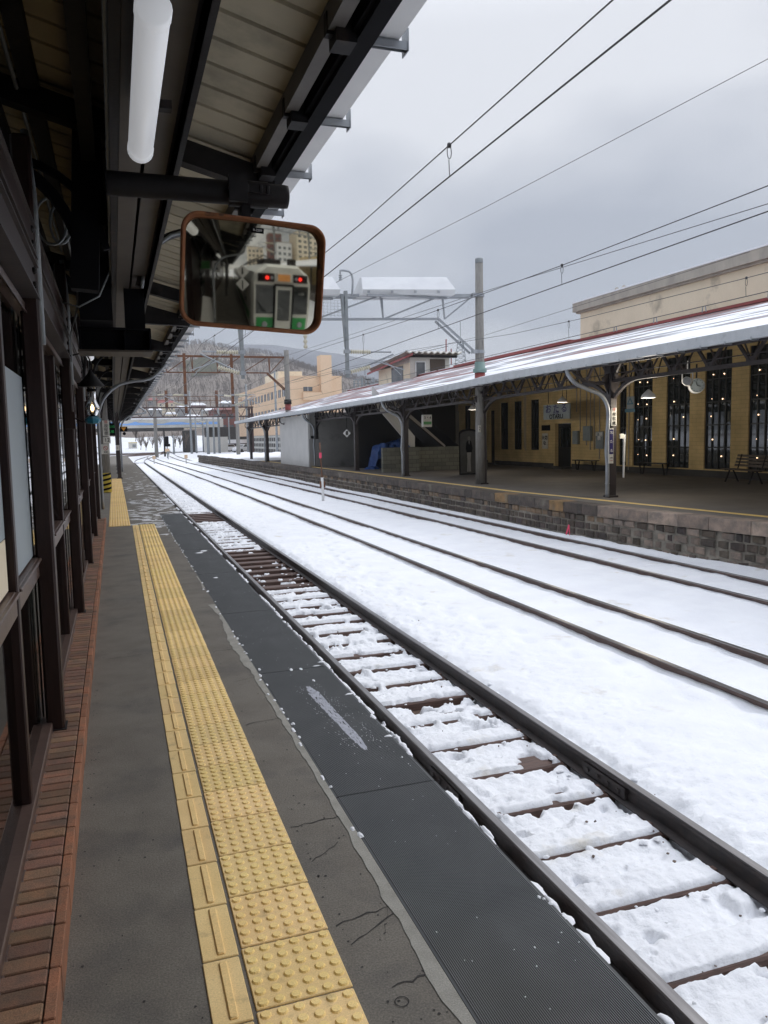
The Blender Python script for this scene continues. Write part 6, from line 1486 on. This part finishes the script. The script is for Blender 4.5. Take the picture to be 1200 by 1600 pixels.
# ------------------------------------------------------------------ hills, houses and bare woods
def hillz(X, Y):
    a = np.interp(Y, [300, 440, 520, 600, 700, 1060], [0, .03, .13, .30, .50, 1.0])
    r = 104*np.exp(-((X-130)/200.)**2)+34*np.exp(-((X+140)/160.)**2)+14
    return -1+a*r*(.80+.42*fbm(X*.009, Y*.006, 5, 4))+3*fbm(X*.05, Y*.045, 3, 8)*a
struct(gridmesh('hillside', np.arange(-280, 760, 10.0), np.arange(290, 1080, 10.0), hillz, M['hill']))
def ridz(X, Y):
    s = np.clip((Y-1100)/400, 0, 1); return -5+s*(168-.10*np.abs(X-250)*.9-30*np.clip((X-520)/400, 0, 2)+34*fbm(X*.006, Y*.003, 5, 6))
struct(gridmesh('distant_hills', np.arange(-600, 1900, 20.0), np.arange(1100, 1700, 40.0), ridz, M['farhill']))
wb = MB()
wx_ = rng.uniform(-60, 430, 9000); wy_ = rng.uniform(560, 1070, 9000); wz_ = hillz(wx_, wy_)
for x, y, z in zip(wx_, wy_, wz_):
    x, y, z = float(x), float(y), float(z); h = random.uniform(4, 8)
    for j in range(3):
        a = random.uniform(0, 6.28); dx, dy = math.cos(a)*.28*h, math.sin(a)*.28*h
        wb.add([(x-.08, y, z), (x+.08, y, z), (x+dx, y+dy, z+h*random.uniform(.7, 1))], [(0, 1, 2)])
        wb.add([(x, y, z+h*.3), (x+dx*.9-.3, y-dy*.5, z+h*.8), (x+dx*.9, y-dy*.5, z+h*.85)], [(0, 1, 2)])
tag(wb.build('bare_woodland', M['bark']), 'leafless woodland covering the hillside behind the town', 'woodland', kind='stuff')
gb = MB()
for k in range(700):
    px = random.gauss(312, 9); y = random.uniform(660, 760); x = (px-178)/1220*y+random.uniform(-6, 6); z = float(hillz(np.array(x), np.array(y)))+random.uniform(0, 5); q = random.uniform(1.5, 4)
    gb.add([(x, y, z), (x+q, y, z+.3), (x+q*.3, y+.5, z+q*1.2)], [(0, 1, 2)])
tag(gb.build('evergreen_scrub', mat('dull_green_leaves', (.17, .18, .11), (.22, .21, .14), .3, rough=.9)), 'patch of dull green scrub on the hillside above the teal house', 'scrub', kind='stuff')
def house(px, py, Y, w_, d_, h_, rh, wm, rm_, label, nw=3, snowy=True):
    if Y > 200: Y = 470+(Y-200)*2.3
    c = at(px, py, Y=Y); x, z = float(c[0]), float(c[2]); zb = min(z-3, float(hillz(np.array(x), np.array(Y)))-1)
    t = thing('hillside_house', (x, Y, zb), label, 'house', 'houses on the hillside'); x0, x1, y0, y1 = x-w_/2, x+w_/2, Y, Y+d_
    b = MB(); b.box(x0, x1, y0, y1, zb, z+h_); wl_ = b.build('wall', M[wm], t)
    b = MB(); o_ = .5; zt2 = z+h_+.004
    b.add([(x0-o_, y0-o_, zt2), (x1+o_, y0-o_, zt2), (x1+o_, y1+o_, zt2), (x0-o_, y1+o_, zt2), (x0+w_*.18, (y0+y1)/2, zt2+rh), (x1-w_*.18, (y0+y1)/2, zt2+rh)], [(0, 1, 5, 4), (2, 3, 4, 5), (1, 2, 5), (3, 0, 4), (3, 2, 1, 0)])
    b.build('roof', M[rm_], t)
    for k in range(nw):
        xx = x0+w_*(k+.5)/nw
        for zz_ in ([z+h_-1.6] if h_ < 4 else [z+h_-1.6, z+h_-4.2]):
            b = MB(); b.box(xx-.55, xx+.55, y0-.05, y0-.01, zz_-.5, zz_+.6); b.build('window', M['win_grey'], t)
M['teal'] = mat('teal_cladding', (.07, .20, .22), rough=.7); M['brickred'] = mat('brick_red_cladding', (.22, .09, .075), (.17, .07, .06), .5, rough=.8); M['greyclad'] = mat('grey_cladding', (.36, .36, .36), (.28, .28, .29), .5, rough=.8)
M['redroof'] = mat('red_roof', (.30, .07, .06), rough=.7)
house(260, 640, 235, 11, 8, 4.6, 2.2, 'cream', 'redroof', 'cream hillside house with a wide red hipped roof')
house(333, 628, 262, 9, 8, 4.5, 1.5, 'teal', 'snowroof', 'teal clad house with snow on its roof high on the slope')
house(318, 634, 255, 8, 8, 5, 2, 'cream', 'greyclad', 'pale cream house just beside the teal one')
house(310, 640, 240, 11, 8, 3, 2, 'brickred', 'snowroof', 'low house with red wall and deep snow on its roof')
house(287, 646, 225, 9, 8, 3.2, 2, 'greyclad', 'snowroof', 'grey house with a snowy roof behind the lattice girder')
house(243, 648, 222, 8, 8, 3, 1.8, 'greyclad', 'snowroof', 'grey house near the end of the canopy edge')
house(236, 664, 215, 8, 6, 3, 1.5, 'brickred', 'snowroof', 'dark red house showing above the bridge railing')
house(268, 655, 214, 7, 7, 3, 1.5, 'cream', 'snowroof', 'small pale house right above the bridge railing')
house(302, 660, 205, 10, 8, 3.4, 1.4, 'cream', 'snowroof', 'long cream house behind the bridge railing')
house(358, 640, 215, 11, 8, 4, 1.8, 'greyclad', 'snowroof', 'grey house between the trusses and the apricot building')
house(356, 668, 190, 7, 8, 4.2, .6, 'brickred', 'brickred', 'brick red building right of the bridge end', 4)
house(330, 650, 230, 9, 8, 3.5, 1.8, 'wall_pale', 'snowroof', 'pale house below the teal one')
house(220, 690, 205, 9, 8, 2.6, 1, 'apricot', 'snowroof', 'low salmon building seen beneath the bridge deck')
house(240, 632, 250, 7, 8, 3, 1.8, 'greyclad', 'redroof', 'distant house with a dull red roof near the canopy tip')
house(345, 618, 290, 8, 8, 3.5, 1.5, 'cream', 'snowroof', 'highest pale house on the slope behind the rusty posts')
# bare shrubs under the bridge
def bare_tree(x, y, z, h, label, n=26):
    t = thing('bare_shrub', (x, y, z), label, 'shrub', 'bare shrubs in the snow below the bridge'); b = MB()
    b.tube([(x, y, z), (x+.05*h, y, z+h*.4)], [.06*h/3, .035*h/3], 5); b.build('trunk', M['bark'], t)
    b = MB()
    for k in range(n):
        a = random.uniform(0, 6.28); l_ = h*random.uniform(.3, .6); p0 = Vector((x+.05*h*random.random(), y, z+h*random.uniform(.15, .45))); p1 = p0+Vector((math.cos(a)*l_*.5, math.sin(a)*l_*.5, l_)); b.beam(p0, p1, .035, .035)
        p2 = p1+Vector((random.uniform(-.3, .3), random.uniform(-.3, .3), .3))*h*.3; b.beam(p0.lerp(p1, .6), p2, .025, .025)
    b.build('branches', M['bark'], t)
for k, (px, py, Y, h) in enumerate(((220, 703, 150, 3), (228, 704, 155, 2.6), (238, 700, 165, 3), (250, 699, 168, 3.2), (274, 698, 168, 3.4), (281, 700, 172, 2.8), (212, 690, 175, 4), (290, 700, 168, 3.5))):
    p = at(px, py, Y=Y); bare_tree(float(p[0]), Y, float(p[2]), h, 'leafless shrub in the snow under the bridge')

# ------------------------------------------------------------------ behind the viewer, seen in the mirror: train, gantry, town
tr = thing('parked_train', (2.85, -6, -.8), 'green and white train standing behind the viewer, reflected in the convex mirror', 'train')
TY = -4.1; tw = 1.42; TX = 2.78; Zb = -.80
def tsec(y, ins=0, top=2.72, drop=0):
    return [(TX-tw+ins, y, Zb+.35), (TX-tw+ins*.6, y, Zb+1.2), (TX-tw+ins*.6, y, Zb+2.7), (TX-tw+.12+ins, y, Zb+3.15-drop), (TX-.7, y, Zb+3.50-drop), (TX+.7, y, Zb+3.50-drop), (TX+tw-.12-ins, y, Zb+3.15-drop), (TX+tw-ins*.6, y, Zb+2.7), (TX+tw-ins*.6, y, Zb+1.2), (TX+tw-ins, y, Zb+.35)]
secs = [tsec(TY, .22, drop=.14), tsec(TY-.18, .06, drop=.04), tsec(TY-.6, 0), tsec(TY-40, 0)]
b = MB(); m_ = 10; b.add([p for s in secs for p in s], [(i*m_+k, i*m_+(k+1) % m_, (i+1)*m_+(k+1) % m_, (i+1)*m_+k) for i in range(3) for k in range(m_)]+[tuple(range(m_))[::-1], tuple(3*m_+k for k in range(m_))]); b.build('body', M['trainwhite'], tr)
def tq(name, x0, x1, z0, z1, m, th=.03, y=TY, par=None):
    b = MB(); b.bbox(TX+x0, TX+x1, y+.002, y+th, Zb+z0, Zb+z1, .008); return b.build(name, M[m], par or tr)
tq('green_band', -1.18, -.42, .52, 1.26, 'traingreen', .02); tq('green_band', .47, 1.18, .52, 1.26, 'traingreen', .02)
b = MB(); b.box(TX-tw-.01, TX-tw+.0, TY-40, TY-.6, Zb+1.0, Zb+1.35); b.build('side_band', M['traingreen'], tr)
for k in range(7):
    b = MB(); b.box(TX-tw-.012, TX-tw+.0, TY-5.5-k*5, TY-2.2-k*5, Zb+1.55, Zb+2.4); b.build('side_window', M['darkglass'], tr)
tq('windscreen', -1.20, -.42, 1.42, 2.62, 'darkglass', .025); tq('windscreen', .46, 1.20, 1.42, 2.62, 'darkglass', .025)
d = tq('gangway_door', -.36, .40, .45, 2.60, 'trainwhite', .10); tq('door_window', -.26, .30, 1.15, 2.45, 'darkglass', .12, par=d)
for x in (-.42, .40): tq('gangway_surround', x, x+.06, .40, 2.66, 'black', .16)
tq('gangway_surround', -.42, .46, 2.60, 2.68, 'black', .16)
hx = tq('lamp_housing', -1.12, -.40, 2.76, 3.10, 'black', .05); hy = tq('lamp_housing', .46, 1.14, 2.76, 3.10, 'black', .05)
dsx = tq('destination_display', -.30, .36, 2.76, 3.12, 'signwhite', .06); tq('display_screen', -.25, .31, 2.80, 3.08, 'glow_dest', .07, par=dsx)
for par_, x, m__ in ((hx, -.72, 'glow_red'), (hx, -.52, 'galv'), (hy, .78, 'glow_red'), (hy, .60, 'galv')):
    b = MB(); b.lathe((TX+x, TY+.055, Zb+2.92), [(.075, -.01), (.075, .015)], 14, 'y'); b.build('tail_lamp' if m__ == 'glow_red' else 'marker_lamp', M[m__], par_)
for x in (-.80, .86): b = MB(); b.lathe((TX+x, TY+.01, Zb+.95), [(.13, 0), (.13, .05), (.09, .06)], 16, 'y'); b.build('headlight', M['galv'], tr)
tq('coupler', -.18, .22, .10, .42, 'iron', .45); tq('skirt', -1.2, 1.2, .22, .50, 'iron', .015)
text('C1-1', .14, M['white'], tr, (TX+.85, TY+.045, Zb+2.3), (math.pi/2, 0, math.pi))
b = MB(); b.bbox(TX-.75, TX+.2, TY-3, TY-1.2, Zb+3.5, Zb+3.75, .06); b.bbox(TX+.5, TX+.9, TY-1.2, TY-.9, Zb+3.5, Zb+3.8, .04); b.build('roof_equipment', M['iron'], tr)
b = MB()
for k in range(6): b.tube([(TX-1.0+k*.02, TY-3-k*2, Zb+3.55), (TX-.2, TY-4-k*2, Zb+4.1), (TX+.6, TY-3-k*2, Zb+3.55)], .03, 6)
b.build('roof_conduit', M['iron'], tr)
g4 = copy_tree(g1, (11.7, -13, 0), 'overhead line gantry behind the viewer, seen only in the mirror')
# signs behind: numbered diamonds, hanging 2
for z, s_, lab in ((2.35, '1', 'upper white diamond sign behind the viewer on the canopy edge'), (2.0, '|', 'lower white diamond sign behind the viewer on the canopy edge')):
    t = thing('diamond_sign', (.86, -1.4, z-.2), lab, 'sign'); b = MB(); r_ = .19; b.add([(.86+r_*dx, -1.4+dy, z+r_*dz) for dy in (0, .015) for dx, dz in ((0, 1), (1, 0), (0, -1), (-1, 0))], [(0, 1, 2, 3), (7, 6, 5, 4), (0, 4, 5, 1), (1, 5, 6, 2), (2, 6, 7, 3), (3, 7, 4, 0)]); b.build('board', M['white'], t)
    text(s_, .24, M['black'], t, (.86, -1.38, z), (math.pi/2, 0, math.pi), bold=.008)
t = thing('platform_number_sign', (-.15, -6, 2.3), 'hanging platform number 2 sign behind the viewer', 'sign'); b = MB(); b.bbox(-.35, .05, -6, -5.9, 2.2, 2.75, .02); b.build('board', M['white'], t); text('2', .45, M['black'], t, (-.15, -5.89, 2.47), (math.pi/2, 0, math.pi), bold=.01)
t = thing('direction_sign', (-.8, -6.4, 2.3), 'small green and white direction sign behind the viewer', 'sign'); b = MB(); b.bbox(-1.2, -.5, -6.4, -6.3, 2.35, 2.75, .02); b.build('board', M['green'], t)
t = thing('wall_behind', (-1, -20, 0), 'dim brown wooden wall of the platform building behind the viewer', 'wall'); b = MB(); b.box(-1.3, -1.0, -45, -4, 0, 4.0); b.build('boards', M['wood_dark'], t)
for k in range(6):
    b = MB(); b.box(-.995, -.985, -8-k*5, -6-k*5, .9, 2.3); b.build('window', M['darkglass'], t)
t = thing('banner_stand', (-.35, -3.6, 0), 'white draped banner stand behind the viewer', 'banner'); b = MB(); b.add([(-.7, -3.6, .1), (-.1, -3.6, .1), (-.25, -3.5, 1.3), (-.55, -3.5, 1.35), (-.7, -3.45, .1), (-.1, -3.45, .1)], [(0, 1, 2, 3), (4, 3, 2, 5), (0, 3, 4), (1, 5, 2)]); b.build('cloth', M['white'], t)
def block(x, y, w_, d_, h_, m, label, rows, cols):
    t = thing('apartment_block', (x, y, -1), label, 'building', 'blocks of the town behind the viewer'); b = MB(); b.box(x-w_/2, x+w_/2, y-d_, y, -1, h_); b.build('wall', M[m], t)
    b = MB(); b.box(x-w_/2-.2, x+w_/2+.2, y-d_-.2, y+.2, h_, h_+.5); b.build('parapet', M['cornice'], t)
    for i in range(cols):
        for j in range(rows):
            b = MB(); cxx = x-w_/2+w_*(i+.5)/cols; b.box(cxx-w_/cols*.28, cxx+w_/cols*.28, y+.01, y+.05, 1.5+j*(h_-2)/rows, 1.5+j*(h_-2)/rows+(h_-2)/rows*.5)
            b.build('window', M['win_grey'], t)
block(62, -135, 26, 20, 31, 'cream', 'tall cream apartment block behind the viewer', 8, 6); block(36, -150, 10, 12, 30, 'brickred', 'brick red tower behind the viewer', 7, 3); block(40, -138, 11, 10, 22, 'white', 'white block behind the viewer beside the red tower', 5, 3)
block(24, -180, 14, 12, 22, 'cream', 'small cream block behind the viewer', 5, 4); block(88, -150, 24, 16, 40, 'wall_pale', 'wide grey block behind the viewer', 9, 8)
block(-12, -150, 24, 10, 14, 'wall_pale', 'low grey block behind the viewer past the canopy', 3, 6)
t = thing('platform_canopy', (14, -15, 3), 'continuation of the far platform canopy behind the viewer', 'platform canopy'); b = MB(); b.add([(10.9, 4, 3.45), (20, 4, 5.7), (20, -50, 5.7), (10.9, -50, 3.45), (10.9, 4, 3.30), (20, 4, 5.55), (20, -50, 5.55), (10.9, -50, 3.3)], [(0, 1, 2, 3), (7, 6, 5, 4), (0, 3, 7, 4), (3, 2, 6, 7)]); b.build('roof', M['snowroof'], t)
for k in range(7):
    b = MB(); b.box(12.2, 12.4, -3-6.8*k, -2.8-6.8*k, 0, 3.5); b.build('column', M['iron_brown'], t)
struct(MB().box(11.15, 30, -60, 2.0, -1.1, 0).build('far_platform', M['farplat']))
b = MB(); b.box(20, 22, -50, 10, 0, 6.4); tag(b.build('building_wall', M['ochre']), 'plain ochre continuation of the station building behind the viewer', 'wall')

# ------------------------------------------------------------------ thin winter haze
hm = bpy.data.materials.new('haze_air'); hm.use_nodes = True; hn = hm.node_tree.nodes; hl = hm.node_tree.links; hn.remove(hn['Principled BSDF'])
pv = hn.new('ShaderNodeVolumePrincipled'); pv.inputs['Color'].default_value = (.86, .90, .96, 1); pv.inputs['Density'].default_value = .00035; pv.inputs['Anisotropy'].default_value = .2
hl.new(pv.outputs[0], hn['Material Output'].inputs['Volume'])
hz_ = MB(); hz_.box(-3100, 3100, -700, 3100, -8, 260); ho = hz_.build('haze', hm); tag(ho, kind='stuff')
